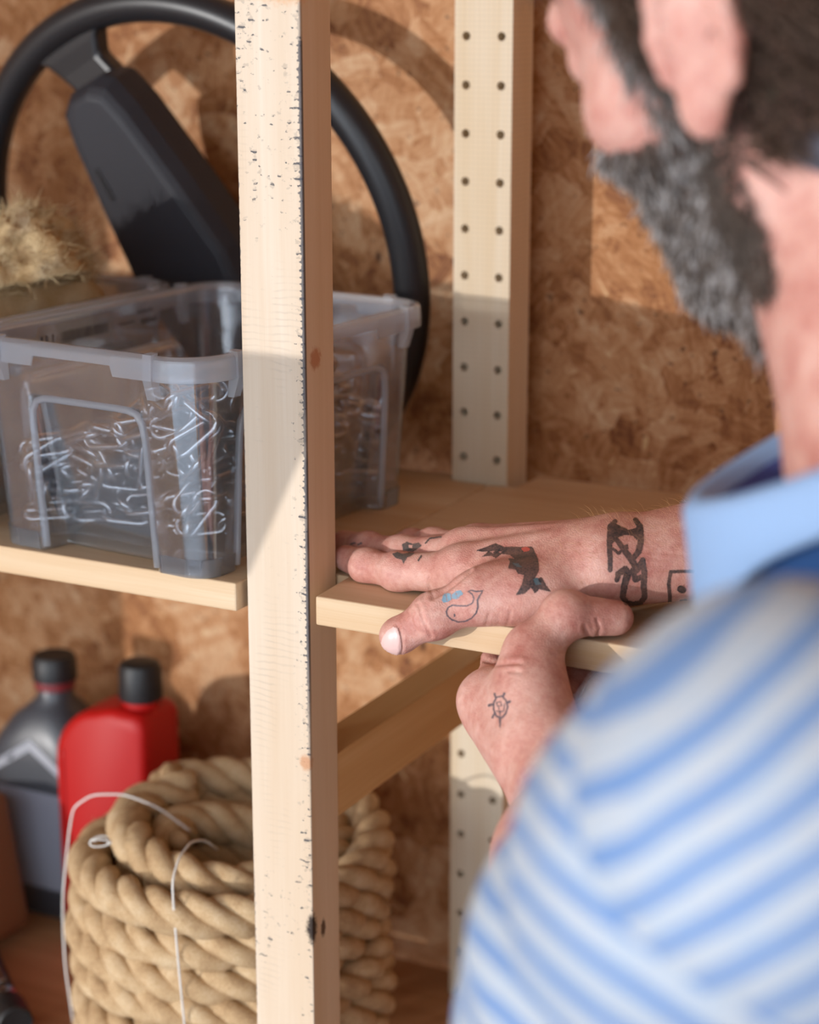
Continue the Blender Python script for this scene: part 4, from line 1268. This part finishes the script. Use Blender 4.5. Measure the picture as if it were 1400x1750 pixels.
# skin creases of the hands, pressed into the surface
def vnormals(V, Fq):
    N_ = np.zeros_like(V)
    fa = np.cross(V[Fq[:, 2]] - V[Fq[:, 0]], V[Fq[:, 3]] - V[Fq[:, 1]])
    for c in range(4):
        for ax in range(3): N_[:, ax] += np.bincount(Fq[:, c], fa[:, ax], len(V))
    return N_ / (np.linalg.norm(N_, axis=1)[:, None] + 1e-9)
bm_n = vnormals(BV, BF)
CAMm = np.array(CAM) * 1000
_d = BV - CAMm; _z = _d @ np.array(C_F)
PX = 700 + F_PX * (_d @ np.array(C_R)) / _z; PY = 875 - F_PX * (_d @ np.array(C_U)) / _z
FACE = np.einsum('ij,ij->i', bm_n, -_d / np.linalg.norm(_d, axis=1)[:, None]) > 0.12
def z5(pts): return [(560 + x / 4.118, 880 + y / 4.118) for x, y in pts]
def z6(pts): return [(800 + x / 3.5, 860 + y / 3.5) for x, y in pts]
def z7(pts): return [(770 + x / 4.375, 1000 + y / 4.375) for x, y in pts]
creases = [(z5([(640, 630), (662, 700), (690, 780), (728, 855)]), 2.6, 0.95), (z5([(580, 690), (598, 770), (645, 845)]), 2.4, 0.7), (z5([(610, 665), (628, 740), (668, 820)]), 2.2, 0.5), (z5([(490, 775), (505, 800), (520, 860), (522, 950), (505, 990)]), 2.2, 0.7),
           (z5([(735, 585), (850, 520), (960, 430), (1005, 395)]), 3.2, 1.3), (z5([(722, 430), (714, 500), (738, 560)]), 2.6, 0.7), (z5([(1290, 680), (1255, 810)]), 2.2, 0.5), (z5([(1140, 690), (1112, 790)]), 2.2, 0.45), (z5([(1210, 690), (1195, 800)]), 2.0, 0.3),
           (z5([(380, 290), (360, 330)]), 2.4, 0.4), (z5([(330, 290), (305, 340)]), 2.4, 0.4), (z6([(690, 470), (740, 530)]), 2.4, 0.4), (z6([(1075, 330), (1340, 345)]), 2.2, 0.35), (z6([(1085, 375), (1330, 365)]), 2.2, 0.35), (z6([(1080, 290), (1300, 310)]), 2.0, 0.25),
           (z7([(1000, 310), (1030, 400), (985, 455)]), 3.0, 0.9), (z7([(1095, 255), (1118, 335), (1100, 380)]), 2.6, 0.7), (z7([(820, 490), (960, 460)]), 3.0, 0.6), (z7([(250, 560), (350, 590), (520, 580)]), 3.2, 1.0), (z7([(440, 640), (520, 650)]), 3.0, 0.6)]
for pts, sg, dep in creases:
    pts = np.array(pts); x0_, y0_ = pts.min(0) - 12; x1_, y1_ = pts.max(0) + 12
    ids = np.nonzero(FACE & (PX > x0_) & (PX < x1_) & (PY > y0_) & (PY < y1_) & (_z > 950))[0]
    if not len(ids): continue
    dist = np.full(len(ids), 1e3)
    for a, b in zip(pts, pts[1:]):
        ab = b - a; t = np.clip(((PX[ids] - a[0]) * ab[0] + (PY[ids] - a[1]) * ab[1]) / (ab @ ab), 0, 1)
        dist = np.minimum(dist, np.hypot(PX[ids] - a[0] - t * ab[0], PY[ids] - a[1] - t * ab[1]))
    BV[ids] -= bm_n[ids] * (dep * np.exp(-(dist / sg) ** 2))[:, None]
    BV[ids] += bm_n[ids] * (dep * 0.35 * np.exp(-((dist - 2.4 * sg) / (1.3 * sg)) ** 2))[:, None]

# ---- skin
def mat_skin():
    M = NT('skin'); co = M.coord()
    n1 = M.noise(co, 55, 3); n2 = M.noise(co, 260, 3, 0.6); n3 = M.noise(M.mapping(co, (1500, 900, 1200)), 1.0, 3, 0.65)
    col = M.ramp(M.math('ADD', M.math('MULTIPLY', n1, 0.65), M.math('MULTIPLY', n2, 0.35)), [(0.34, srgb(190, 124, 112)), (0.50, srgb(210, 154, 140)), (0.66, srgb(224, 178, 164))])
    vo = M.n('ShaderNodeTexVoronoi', feature='DISTANCE_TO_EDGE'); M.set(vo, Vector=M.mapping(co, (1, 1, 1)), Scale=620.0)
    h = M.math('ADD', M.math('MULTIPLY', M.maprange(vo.outputs['Distance'], 0, 0.25), 0.5), n3)
    M.bump(h, 0.38, 0.0006)
    M.b.subsurface_method = 'RANDOM_WALK' if hasattr(M.b, 'subsurface_method') else None
    M.set(M.b, Subsurface_Weight=0.16, Subsurface_Scale=0.004, Subsurface_Radius=(1.0, 0.35, 0.2))
    return M.fin(col, 0.46, Specular_IOR_Level=0.42)
SKIN = mat_skin()
man = empty('person', ((PEL[0]) * MM, PEL[1] * MM, Z_FLOOR), 'bearded man in a blue striped shirt bracing the shelf board with both hands', 'person')
body = from_np('body', BV * MM, BF, SKIN, man)
body['label'] = 'bare skin of head, neck, forearms and tattooed hands'
dg_bvh = BVHTree.FromPolygons([Vector(v) for v in (BV * MM).tolist()], BF.tolist())

# ---- shirt
def stripes_mat(name, nrm, period, phase, base=(172, 183, 196), blue=(90, 130, 184)):
    M = NT(name); co = M.coord()
    dt = M.n('ShaderNodeVectorMath', operation='DOT_PRODUCT'); M.set(dt, i0=co, i1=tuple(float(c) for c in nrm))
    wob = M.math('MULTIPLY', M.math('SUBTRACT', M.noise(co, 14, 2), 0.5), 0.010)
    w = M.math('SINE', M.math('MULTIPLY', M.math('ADD', M.math('ADD', dt.outputs['Value'], wob), phase), 2 * math.pi / period))
    m = M.maprange(w, 0.05, 0.45, 0, 1, True)
    n1 = M.noise(co, 1100, 2); n2 = M.noise(M.mapping(co, (90, 90, 90)), 1.0, 3)
    c0 = M.mix(M.maprange(n2, 0.35, 0.7, 0, 0.5), srgb(*base), srgb(188, 188, 188))
    col = M.mix(M.math('MULTIPLY', m, 0.85), c0, srgb(*blue))
    M.bump(n1, 0.3, 0.0006)
    M.set(M.b, Sheen_Weight=0.15)
    return M.fin(col, 0.85, Specular_IOR_Level=0.15)
cu = lambda a, b, c: np.array(C_R) * a + np.array(C_U) * b + np.array(C_F) * c
t_up = NB - PEL; t_up /= np.linalg.norm(t_up)
SH_BODY = stripes_mat('striped_cotton_body', cu(-0.62, 0.78, 0.0), 0.0142, 0.002)
SH_SLEEVE = stripes_mat('striped_cotton_sleeve', cu(0.50, 0.866, 0.0), 0.0142, 0.004)
SH_PLAIN = mat_plain('pale_blue_cotton', srgb(150, 180, 220), 0.85, bump=(900, 0.3), spec=0.15)
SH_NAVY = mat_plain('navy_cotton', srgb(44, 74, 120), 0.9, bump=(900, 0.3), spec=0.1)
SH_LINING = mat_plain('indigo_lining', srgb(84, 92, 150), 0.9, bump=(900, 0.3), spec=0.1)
def folds(P, amp, freq, ax):
    """soft cloth folds: sums of warped sines running round the limb"""
    q = P @ ax
    w = np.sin(P[:, 0] * 0.021 + 1.3) * 9 + np.sin(P[:, 1] * 0.027 + P[:, 2] * 0.015) * 11
    return amp * (np.sin((q + w) * freq) * 0.6 + np.sin((q * 1.7 - w * 1.4) * freq * 0.8 + 2) * 0.4)
axl = (LE - LS) / np.linalg.norm(LE - LS)
sl_l = [(chain([LS - axl * 4, LS * 0.55 + LE * 0.45, LE + (LE - LS) * 0.02], [70, 66, 56], 20), 0)]
axl = (LE - LS) / np.linalg.norm(LE - LS)
def sleeve_l_fn(P, lo, hi): return eval_groups(sl_l, P, lo - 12, hi + 12) + folds(P, 2.6, 0.085, axl.astype(np.float32)).astype(np.float32)
sl_r = [(chain([RS, RS * 0.5 + RE * 0.5, RS * 0.1 + RE * 0.9], [62, 58, 54], 20), 0)]
axr = (RE - RS) / np.linalg.norm(RE - RS)
def sleeve_r_fn(P, lo, hi): return eval_groups(sl_r, P, lo - 12, hi + 12) + folds(P, 2.6, 0.085, axr.astype(np.float32)).astype(np.float32)
sax = (LS - RS) / np.linalg.norm(LS - RS)
t1 = NB * 0.90 + PEL * 0.10; t2 = NB * 0.55 + PEL * 0.45; t3 = PEL + t_up * 20
seam = LS - axl * 34
tor = [([Cone(TL, seam, 46, 58, 16), Cone(TR, RS, 52, 60, 30), Cone(TL, TR, 52, 52, 30), Cone(t2 + t_up * 60 + sax * 66, t2 + t_up * 60 - sax * 66, 92, 92, 60), Cone(t2 + sax * 62, t2 - sax * 62, 100, 100, 60), Cone(t3 + sax * 60, t3 - sax * 60, 100, 100, 60), Cone(t2 + t_up * 50 + sax * 60, t3 + sax * 55, 94, 98, 40), Cone(t2 + t_up * 50 - sax * 60, t3 - sax * 55, 94, 98, 40), Cone(seam, t2 + t_up * 20 + sax * 70, 57, 96, 26)], 0)]
def torso_fn(P, lo, hi): return eval_groups(tor, P, lo - 12, hi + 12) + folds(P, 2.2, 0.05, (t_up * 0.7 + sax * 0.7).astype(np.float32)).astype(np.float32)
def cloth(name, fn, groups, h, mat, parent, cutfn=None):
    ap = [q for g_ in groups for q in g_[0]]
    V, Fq = polygonise(fn, np.min([q.lo for q in ap], 0) - 12, np.max([q.hi for q in ap], 0) + 12, h)
    V = laplace(V, Fq, 3, 0.5)
    return from_np(name, V * MM, Fq, mat, parent)
shirt = cloth('shirt', torso_fn, tor, 4.5, SH_BODY, man); shirt['label'] = 'blue and white striped shirt'
cloth('sleeve', sleeve_l_fn, sl_l, 3.5, SH_SLEEVE, shirt)
cloth('sleeve', sleeve_r_fn, sl_r, 4.5, SH_SLEEVE, shirt)
# collar: a loose stand with a turned-down leaf, dark blue ring under it
cn = cu(-0.47, 0.88, -0.08); cn /= np.linalg.norm(cn)
cx = cu(1, 0, 0); cx = cx - cn * (cx @ cn); cx /= np.linalg.norm(cx); cy2 = np.cross(cn, cx)
cc = cam_pt(188 + 17, 40 - 33, 742)
def ring(name, prof, mat, parent, a0=0.0, a1=2 * math.pi, n=96, wob=2.0, ell=(1.0, 0.92)):
    V, Fq = [], []
    closed = abs(a1 - a0 - 2 * math.pi) < 1e-6
    for i in range(n if closed else n + 1):
        t = a0 + (a1 - a0) * i / n
        pf = prof(t) if callable(prof) else prof
        for rad, z in pf:
            R_ = rad + wob * math.sin(3 * t + z * 0.05)
            V.append(cc + cx * (R_ * math.cos(t) * ell[0]) + cy2 * (R_ * math.sin(t) * ell[1]) + cn * (z + wob * math.sin(2 * t + 1)))
    m = len(prof(0.0) if callable(prof) else prof); N_ = n if closed else n + 1
    for i in range(n):
        for j in range(m):
            a, b = i * m + j, i * m + (j + 1) % m
            i2 = (i + 1) % N_
            Fq.append((a, b, i2 * m + (j + 1) % m, i2 * m + j))
    return from_np(name, np.array(V) * MM, np.array(Fq), mat, parent)
def collar_prof(t):
    w = max(0.0, -math.cos(t)) ** 8                      # the leaf runs out to a longer point at the front
    ze = 24 - 22 * w; k_ = (37 - ze) / 13.0
    return [(88, -2), (86, 18), (84, 36), (86, 42), (91, 43.5), (96, 40), (99 + 1.2 * k_, (40 + ze) / 2), (102 + 2.0 * k_, ze + 1), (101 + 2.0 * k_, ze - 1), (98 + 2.0 * k_, ze), (95.5 + 1.2 * k_, (38 + ze) / 2), (92.5, 36), (90, 18), (91, -2)]
ring('collar', collar_prof, SH_PLAIN, shirt)
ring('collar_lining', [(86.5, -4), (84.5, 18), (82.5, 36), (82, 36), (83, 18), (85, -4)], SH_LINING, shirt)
ring('collar_under_ring', [(91.5, 30), (93.5, 30), (98.5, 6), (102, -10), (108, -34), (124, -72), (114, -72), (96, -34), (92.5, -4)], SH_NAVY, shirt)

# ---- trousers and boots, so that he stands on the floor
JEANS = mat_plain('dark_denim', srgb(52, 62, 82), 0.9, bump=(700, 0.4), spec=0.1)
BOOT = mat_plain('brown_boot_leather', srgb(84, 58, 40), 0.6)
hipL, hipR = PEL + sax * 85, PEL - sax * 85
fz = Z_FLOOR * 1000
sxy = np.array((sax[0], sax[1], 0.0)); sxy /= np.linalg.norm(sxy); fwd = np.array((-abs(sxy[1]), sxy[0] * np.sign(sxy[1]), 0))
kneeL, kneeR = np.array((*(hipL[:2] + fwd[:2] * 60), fz + 500)), np.array((*(hipR[:2] + fwd[:2] * 20), fz + 500))
ankL, ankR = np.array((*(hipL[:2] + sxy[:2] * 20), fz + 95)), np.array((*(hipR[:2] - sxy[:2] * 20 - fwd[:2] * 40), fz + 95))
tr = [([Cone(PEL + t_up * 10 + sax * 60, PEL + t_up * 10 - sax * 60, 100, 100, 40), Cone(hipL, kneeL, 92, 66, 30), Cone(hipR, kneeR, 92, 66, 30), Cone(kneeL, ankL, 64, 52, 20), Cone(kneeR, ankR, 64, 52, 20)], 0)]
def tr_fn(P, lo, hi): return eval_groups(tr, P, lo - 12, hi + 12) + folds(P, 2.5, 0.05, np.array((0.2, 0.1, 1), np.float32)).astype(np.float32)
cloth('trousers', tr_fn, tr, 9.0, JEANS, man)
for an in (ankL, ankR):
    bt = [([Cone(an + np.array((0, 0, 20)), an - np.array((0, 0, 40)), 50, 46, 20), Cone(np.array((*(an - fwd * 20)[:2], fz + 42)), np.array((*(an + fwd * 150)[:2], fz + 38)), 41, 37, 20)], 0)]
    cloth('boot', lambda P, lo, hi, bt=bt: np.maximum(eval_groups(bt, P, lo, hi), (fz + 2) - P[:, 2]), bt, 6.0, BOOT, man)

# ---- hair and beard, grown from the skin of the head
bm_n = vnormals(BV, BF)
HLc = (BV - HC) @ HR.T
def grow(name, mask, count, L, rad, mat, comb, parent, seed, jit=0.35, lift=0.5):
    rr = np.random.RandomState(seed); ids = np.nonzero(mask)[0]
    ids = ids[rr.randint(len(ids), size=count)]
    B = BV[ids] + rr.normal(0, 0.6, (count, 3)); N_ = bm_n[ids]
    d = N_ * lift + comb[None] + rr.normal(0, jit, (count, 3)); d /= np.linalg.norm(d, axis=1)[:, None]
    Ls = L * rr.uniform(0.6, 1.15, count)[:, None]
    p0, p1_, p2_ = B - N_ * 0.6, B + N_ * (0.25 * lift * Ls) + d * Ls * 0.5, B + d * Ls + comb[None] * Ls * 0.2
    # three-sided tapered strands
    Vs, Fs = [], []
    e1 = np.cross(d, rr.normal(0, 1, (count, 3))); e1 /= np.linalg.norm(e1, axis=1)[:, None]; e2 = np.cross(d, e1)
    rings_ = []
    for P_, r_ in ((p0, rad), (p1_, rad * 0.9), (p2_, rad * 0.25)):
        for k in range(3):
            a = k * 2 * np.pi / 3; rings_.append(P_ + r_ * (math.cos(a) * e1 + math.sin(a) * e2))
    V = np.stack(rings_, 1).reshape(-1, 3)
    base = np.arange(count)[:, None, None] * 9
    fq = np.array([[s * 3 + k, s * 3 + (k + 1) % 3, (s + 1) * 3 + (k + 1) % 3, (s + 1) * 3 + k] for s in range(2) for k in range(3)])[None]
    o = from_np(name, V * MM, (base + fq).reshape(-1, 4), mat, parent); o['kind'] = 'stuff'
    return o
hx, hy, hz_ = HLc[:, 0], HLc[:, 1], HLc[:, 2]
nearhead = (np.abs(hy) < 82) & (hz_ < 140) & (hz_ > -140) & (np.abs(hx) < 125)
ear = (np.abs(hy) > 70) & (hx > -40) & (hx < 2) & (hz_ > -48) & (hz_ < 40)
hair_m = nearhead & ~ear & (((hx < -12 - 0.35 * (hz_)) & (hz_ > -52) & (hx < 0)) | ((hz_ > 48) & (hx < 76 - 0.3 * (hz_ - 48))) | ((hx > 4) & (hx < 22) & (hz_ > 0) & (hz_ <= 48) & (np.abs(hy) > 50)))
beard_m = nearhead & ~ear & (hx > 0) & (((hz_ < -34 + 0.10 * (hx)) & (hz_ > -122)) | ((hx > 1) & (hx < 34) & (hz_ < 50) & (hz_ > -60) & (np.abs(hy) > 44))) & ~((hx > 84) & (hz_ > -74) & (hz_ < -52) & (np.abs(hy) < 22)) & ~((hz_ < -100) & (hx < 30))
HAIR = mat_plain('brown_hair', srgb(96, 76, 64), 0.5, spec=0.3); BEARD = mat_plain('dark_beard_hair', srgb(94, 82, 74), 0.5, spec=0.3); GREY = mat_plain('grey_beard_hair', srgb(186, 180, 178), 0.45, spec=0.3)
hair = grow('hair', hair_m, 17000, 22, 0.55, HAIR, (-HU * 0.5 - HF * 0.5), man, 1)
beard = grow('beard', beard_m, 9000, 10, 0.5, BEARD, (-HU * 0.75 - HF * 0.05), man, 2)
beard['label'] = 'short dark beard streaked with grey'
grow('grey_hairs', beard_m & (hx > 22), 2600, 10.5, 0.5, GREY, (-HU * 0.75 - HF * 0.05), beard, 3)

# fair hairs along the forearm
fm = (BV[:, 0] > 150) & (BV[:, 0] < 330) & (BV[:, 1] > -5) & (BV[:, 2] > 70) & (bm_n[:, 2] > 0.0) & (BV[:, 2] < 170)
ARMH = mat_plain('fair_arm_hair', srgb(206, 160, 110), 0.4)
ah = grow('arm_hair', fm, 700, 7.5, 0.055, ARMH, np.array((-0.75, -0.1, 0.12)), man, 6, 0.35, 0.35)

# ---- tattoos and nails: flat ink lying on the skin
def cast(px, py):
    d_ = C_F + C_R * ((px - 700) / F_PX) + C_U * ((875 - py) / F_PX)
    hit = dg_bvh.ray_cast(CAM, d_.normalized())
    return hit
def pip(x, y, poly):
    poly = np.asarray(poly, float); inside_ = np.zeros(x.shape, bool)
    n = len(poly); j = n - 1
    for i in range(n):
        xi, yi = poly[i]; xj, yj = poly[j]
        c = ((yi > y) != (yj > y)) & (x < (xj - xi) * (y - yi) / (yj - yi + 1e-12) + xi)
        inside_ ^= c; j = i
    return inside_
def stroke(x, y, pts, w):
    pts = np.asarray(pts, float); w = np.broadcast_to(np.asarray(w, float), (len(pts),)); m = np.zeros(x.shape, bool)
    for i in range(len(pts) - 1):
        a, b = pts[i], pts[i + 1]; ab = b - a; L2 = ab @ ab + 1e-9
        t = np.clip(((x - a[0]) * ab[0] + (y - a[1]) * ab[1]) / L2, 0, 1)
        d_ = np.hypot(x - a[0] - t * ab[0], y - a[1] - t * ab[1])
        m |= d_ < (w[i] * (1 - t) + w[i + 1] * t) * 0.5
    return m
def ink(name, label, shapes, mat, parent, step=0.75, lift=0.00016, rough=0.9):
    allpts = np.vstack([np.asarray(s_[1], float) for s_ in shapes]); pad = max([np.max(s_[2]) for s_ in shapes if s_[0] == 's'] + [2])
    x0, y0 = allpts.min(0) - pad; x1, y1 = allpts.max(0) + pad
    gx = np.arange(x0, x1, step); gy = np.arange(y0, y1, step)
    X, Y = np.meshgrid(gx + step / 2, gy + step / 2, indexing='ij')
    rr = np.random.RandomState(len(name) + int(x0))
    jx, jy = X + rr.normal(0, 0.35 * rough, X.shape), Y + rr.normal(0, 0.35 * rough, Y.shape)
    m = np.zeros(X.shape, bool)
    for s_ in shapes:
        if s_[0] == 's': m |= stroke(jx, jy, s_[1], s_[2])
        elif s_[0] == 'p': m |= pip(jx, jy, s_[1])
        elif s_[0] == '-p': m &= ~pip(jx, jy, s_[1])
        elif s_[0] == '-s': m &= ~stroke(jx, jy, s_[1], s_[2])
    cache, V, Fq = {}, [], []
    def vid(i, j):
        if (i, j) not in cache:
            h_ = cast(x0 + i * step, y0 + j * step)
            if h_[0] is None: cache[(i, j)] = -1
            else:
                n_ = h_[1]
                if n_.dot(CAM - h_[0]) < 0: n_ = -n_
                cache[(i, j)] = len(V); V.append(h_[0] + n_ * lift)
        return cache[(i, j)]
    for i, j in zip(*np.nonzero(m)):
        q = [vid(i, j), vid(i + 1, j), vid(i + 1, j + 1), vid(i, j + 1)]
        if min(q) < 0: continue
        if max((V[q[0]] - V[q[2]]).length, (V[q[1]] - V[q[3]]).length) > 0.006: continue
        Fq.append(q[::-1])
    if not Fq: return None
    o = from_np(name, np.array([tuple(v) for v in V]), np.array(Fq), mat, parent)
    if label: o['label'] = label
    return o
def mat_ink(name, col, keep=0.25):
    M = NT(name); co = M.coord()
    n = M.noise(co, 900, 3, 0.7); n1 = M.noise(co, 120, 2)
    f1 = M.maprange(M.math('ADD', M.math('MULTIPLY', n, 0.7), M.math('MULTIPLY', n1, 0.5)), 0.45, 0.85, 0, keep)
    M.bump(n, 0.25, 0.0005)
    return M.fin(M.mix(f1, srgb(*col), srgb(176, 128, 112)), 0.48, Specular_IOR_Level=0.4)
INK = mat_ink('black_ink', (44, 46, 50), 0.55); INK2 = mat_ink('faded_ink', (84, 84, 96), 0.5); INKB = mat_ink('blue_ink', (120, 164, 186), 0.5); INKR = mat_ink('red_ink', (196, 84, 74), 0.3)
def tat(origin, k, pts):    # zoomed-crop pixels -> photograph pixels
    return [(origin[0] + x / k, origin[1] + y / k) for x, y in pts]
A6 = lambda pts: tat((800, 860), 3.5, pts)
A5 = lambda pts: tat((560, 880), 4.118, pts)
A7 = lambda pts: tat((770, 1000), 4.375, pts)
# black leafy figure on the back of the hand
ink('tattoo', 'black leafy figure tattoo on the back of the hand', [
    ('p', A6([(48, 285), (110, 262), (165, 240), (215, 262), (300, 262), (385, 262), (395, 285), (420, 340), (425, 400), (400, 455), (440, 442), (462, 480), (496, 530), (425, 515), (400, 540), (375, 505), (340, 540), (285, 552), (320, 490), (335, 430), (300, 425), (285, 400), (240, 390), (250, 350), (240, 330), (280, 335), (250, 310), (200, 305), (165, 330), (140, 315), (85, 320), (118, 292)])),
    ('-p', A6([(130, 290), (160, 285), (150, 300)])), ('-p', A6([(180, 290), (205, 288), (195, 300)]))], INK, body)
ink('tattoo', 'small red flower in the hand tattoo', [('p', A6([(318, 272), (345, 262), (372, 272), (365, 290), (335, 293)]))], INKR, body, 0.75, 0.00028)
ink('tattoo', 'faded blue leaf in the hand tattoo', [('p', A6([(390, 455), (415, 445), (425, 470), (440, 485), (405, 490)])), ('p', A6([(265, 360), (300, 362), (325, 385), (290, 382)]))], mat_ink('slate_ink', (74, 96, 104), 0.3), body, 0.75, 0.00028)
# whale outline at the root of the thumb
ink('tattoo', 'outline whale tattoo at the root of the thumb', [
    ('s', A5([(1000, 545), (1020, 560), (1030, 590), (1020, 620), (980, 640), (930, 640), (880, 635), (850, 650), (835, 680), (842, 710), (870, 735), (920, 752), (970, 748), (1015, 725), (1045, 690), (1058, 650), (1055, 600), (1070, 570), (1090, 535), (1050, 540), (1010, 530), (990, 540)]), 2.2),
    ('s', A5([(1058, 650), (1055, 600), (1070, 570)]), 3.0), ('s', A5([(892, 700), (893, 712)]), 2.6)], INK2, body, 0.6)
ink('tattoo', 'pale blue water spout tattoo beside the whale', [('p', A5([(803, 600), (815, 560), (850, 550), (880, 560), (905, 535), (940, 530), (955, 560), (930, 575), (915, 592), (880, 590), (850, 610), (815, 620)])), ('-s', A5([(835, 560), (842, 605)]), 1.2), ('-s', A5([(870, 560), (876, 600)]), 1.2), ('-s', A5([(905, 548), (915, 585)]), 1.2)], INKB, body)
# scribbles on the fingers
ink('tattoo', 'green and black figure tattoo on the finger roots', [
    ('p', A5([(525, 205), (560, 190), (600, 205), (640, 195), (665, 215), (640, 235), (600, 260), (560, 255), (530, 255)])), ('p', A5([(455, 275), (490, 262), (530, 275), (570, 265), (615, 268), (590, 290), (560, 300), (535, 345), (522, 315), (480, 305)])), ('s', A5([(640, 320), (660, 290)]), 3), ('s', A5([(690, 200), (720, 165), (800, 155)]), 2.2),
    ('-p', A5([(570, 212), (600, 212), (595, 235), (572, 235)]))], mat_ink('green_ink', (70, 76, 76), 0.45), body)
ink('tattoo', 'two small dark dashes tattooed on the middle finger', [('s', A5([(165, 205), (195, 198)]), 3), ('s', A5([(215, 208), (240, 198)]), 3)], INK2, body)
# owl-like knot on the forearm
ink('tattoo', 'bold black interlaced figure tattoo on the forearm', [
    ('s', A6([(850, 400), (850, 330), (845, 240), (850, 140), (880, 110)]), [7.8, 9.1, 9.1, 9.1, 7.8]), ('s', A6([(1000, 100), (1030, 140), (1035, 220), (1020, 290), (985, 335)]), [7.8, 10.4, 10.4, 10.4, 9.1]),
    ('p', A6([(850, 110), (900, 130), (960, 160), (1000, 150), (1030, 110), (1040, 180), (1010, 220), (985, 195), (940, 190), (905, 200), (880, 230), (850, 250)])), ('s', A6([(885, 215), (930, 275), (985, 350), (1010, 400), (1045, 340), (1055, 420), (1050, 500), (1058, 560), (1030, 595), (985, 600)]), [7.8, 10.4, 11.7, 10.4, 9.1, 10.4, 10.4, 9.1, 9.1, 6.5]),
    ('s', A6([(890, 460), (900, 420), (940, 395), (955, 420), (935, 490), (925, 560), (950, 595), (985, 600)]), [7.8, 10.4, 11.7, 13.0, 11.7, 10.4, 9.1, 7.8]), ('s', A6([(870, 275), (900, 300), (930, 275)]), 5),
    ('p', A6([(925, 255), (955, 245), (960, 275), (935, 290)])), ('s', A6([(985, 400), (1000, 455), (1040, 440)]), [9.1, 10.4, 9.1]), ('s', A6([(960, 180), (990, 185)]), 6)], INK, body)
# box with a dot, next to the collar
ink('tattoo', 'square outline tattoo with a dot beside the shirt collar', [('s', A6([(1205, 640), (1208, 560), (1200, 480), (1212, 410), (1260, 408), (1400, 405)]), [7, 6.5, 6, 6, 5.5, 5.5]), ('s', A6([(1272, 512), (1284, 518)]), 12), ('s', A6([(1275, 590), (1300, 585)]), 8)], INK, body)
# turtle on the left hand
ink('tattoo', 'small grey turtle tattoo below the left thumb', [
    ('s', A7([(345, 840), (385, 830), (415, 860), (430, 910), (415, 960), (385, 995), (345, 980), (325, 930), (325, 880), (345, 840)]), 2.6), ('s', A7([(395, 830), (405, 810)]), 4), ('s', A7([(425, 880), (446, 870)]), 4), ('s', A7([(340, 840), (330, 812)]), 3.4), ('s', A7([(322, 890), (288, 900)]), 4), ('s', A7([(330, 960), (316, 990)]), 3.4), ('s', A7([(372, 995), (372, 1065)]), [5, 1.2]),
    ('s', A7([(345, 880), (375, 870), (385, 900), (355, 905), (345, 880)]), 1.6), ('s', A7([(360, 905), (370, 950), (400, 940), (405, 890)]), 1.6), ('s', A7([(345, 940), (370, 950), (375, 985)]), 1.6)], INK2, body, 0.6)
# neck tattoo, far out of focus
ink('tattoo', 'dark blue tattoo on the neck below the hair', [('p', [(1338, 250), (1350, 225), (1385, 215), (1430, 225), (1430, 300), (1390, 292), (1360, 275)])], mat_ink('navy_ink', (66, 76, 92), 0.2), body, 3.0, 0.0004)
ink('tattoo', 'pale green tattoo behind the ear', [('p', [(1305, 150), (1320, 138), (1336, 150), (1330, 168), (1312, 170)])], mat_ink('pale_green_ink', (150, 168, 140), 0.3), body, 3.0, 0.0004)

NAIL = NT('fingernail'); NAIL.b.inputs['Coat Weight'].default_value = 0.3
NAIL = NAIL.fin(srgb(236, 196, 188), 0.34, Specular_IOR_Level=0.5)
nl = ink('fingernail', 'pale thumbnail', [('p', A5([(392, 862), (425, 815), (465, 790), (492, 800), (505, 850), (515, 905), (516, 955), (490, 990), (450, 998), (415, 985), (388, 945), (380, 900)]))], NAIL, body, 1.0, 0.0005, 0.15)
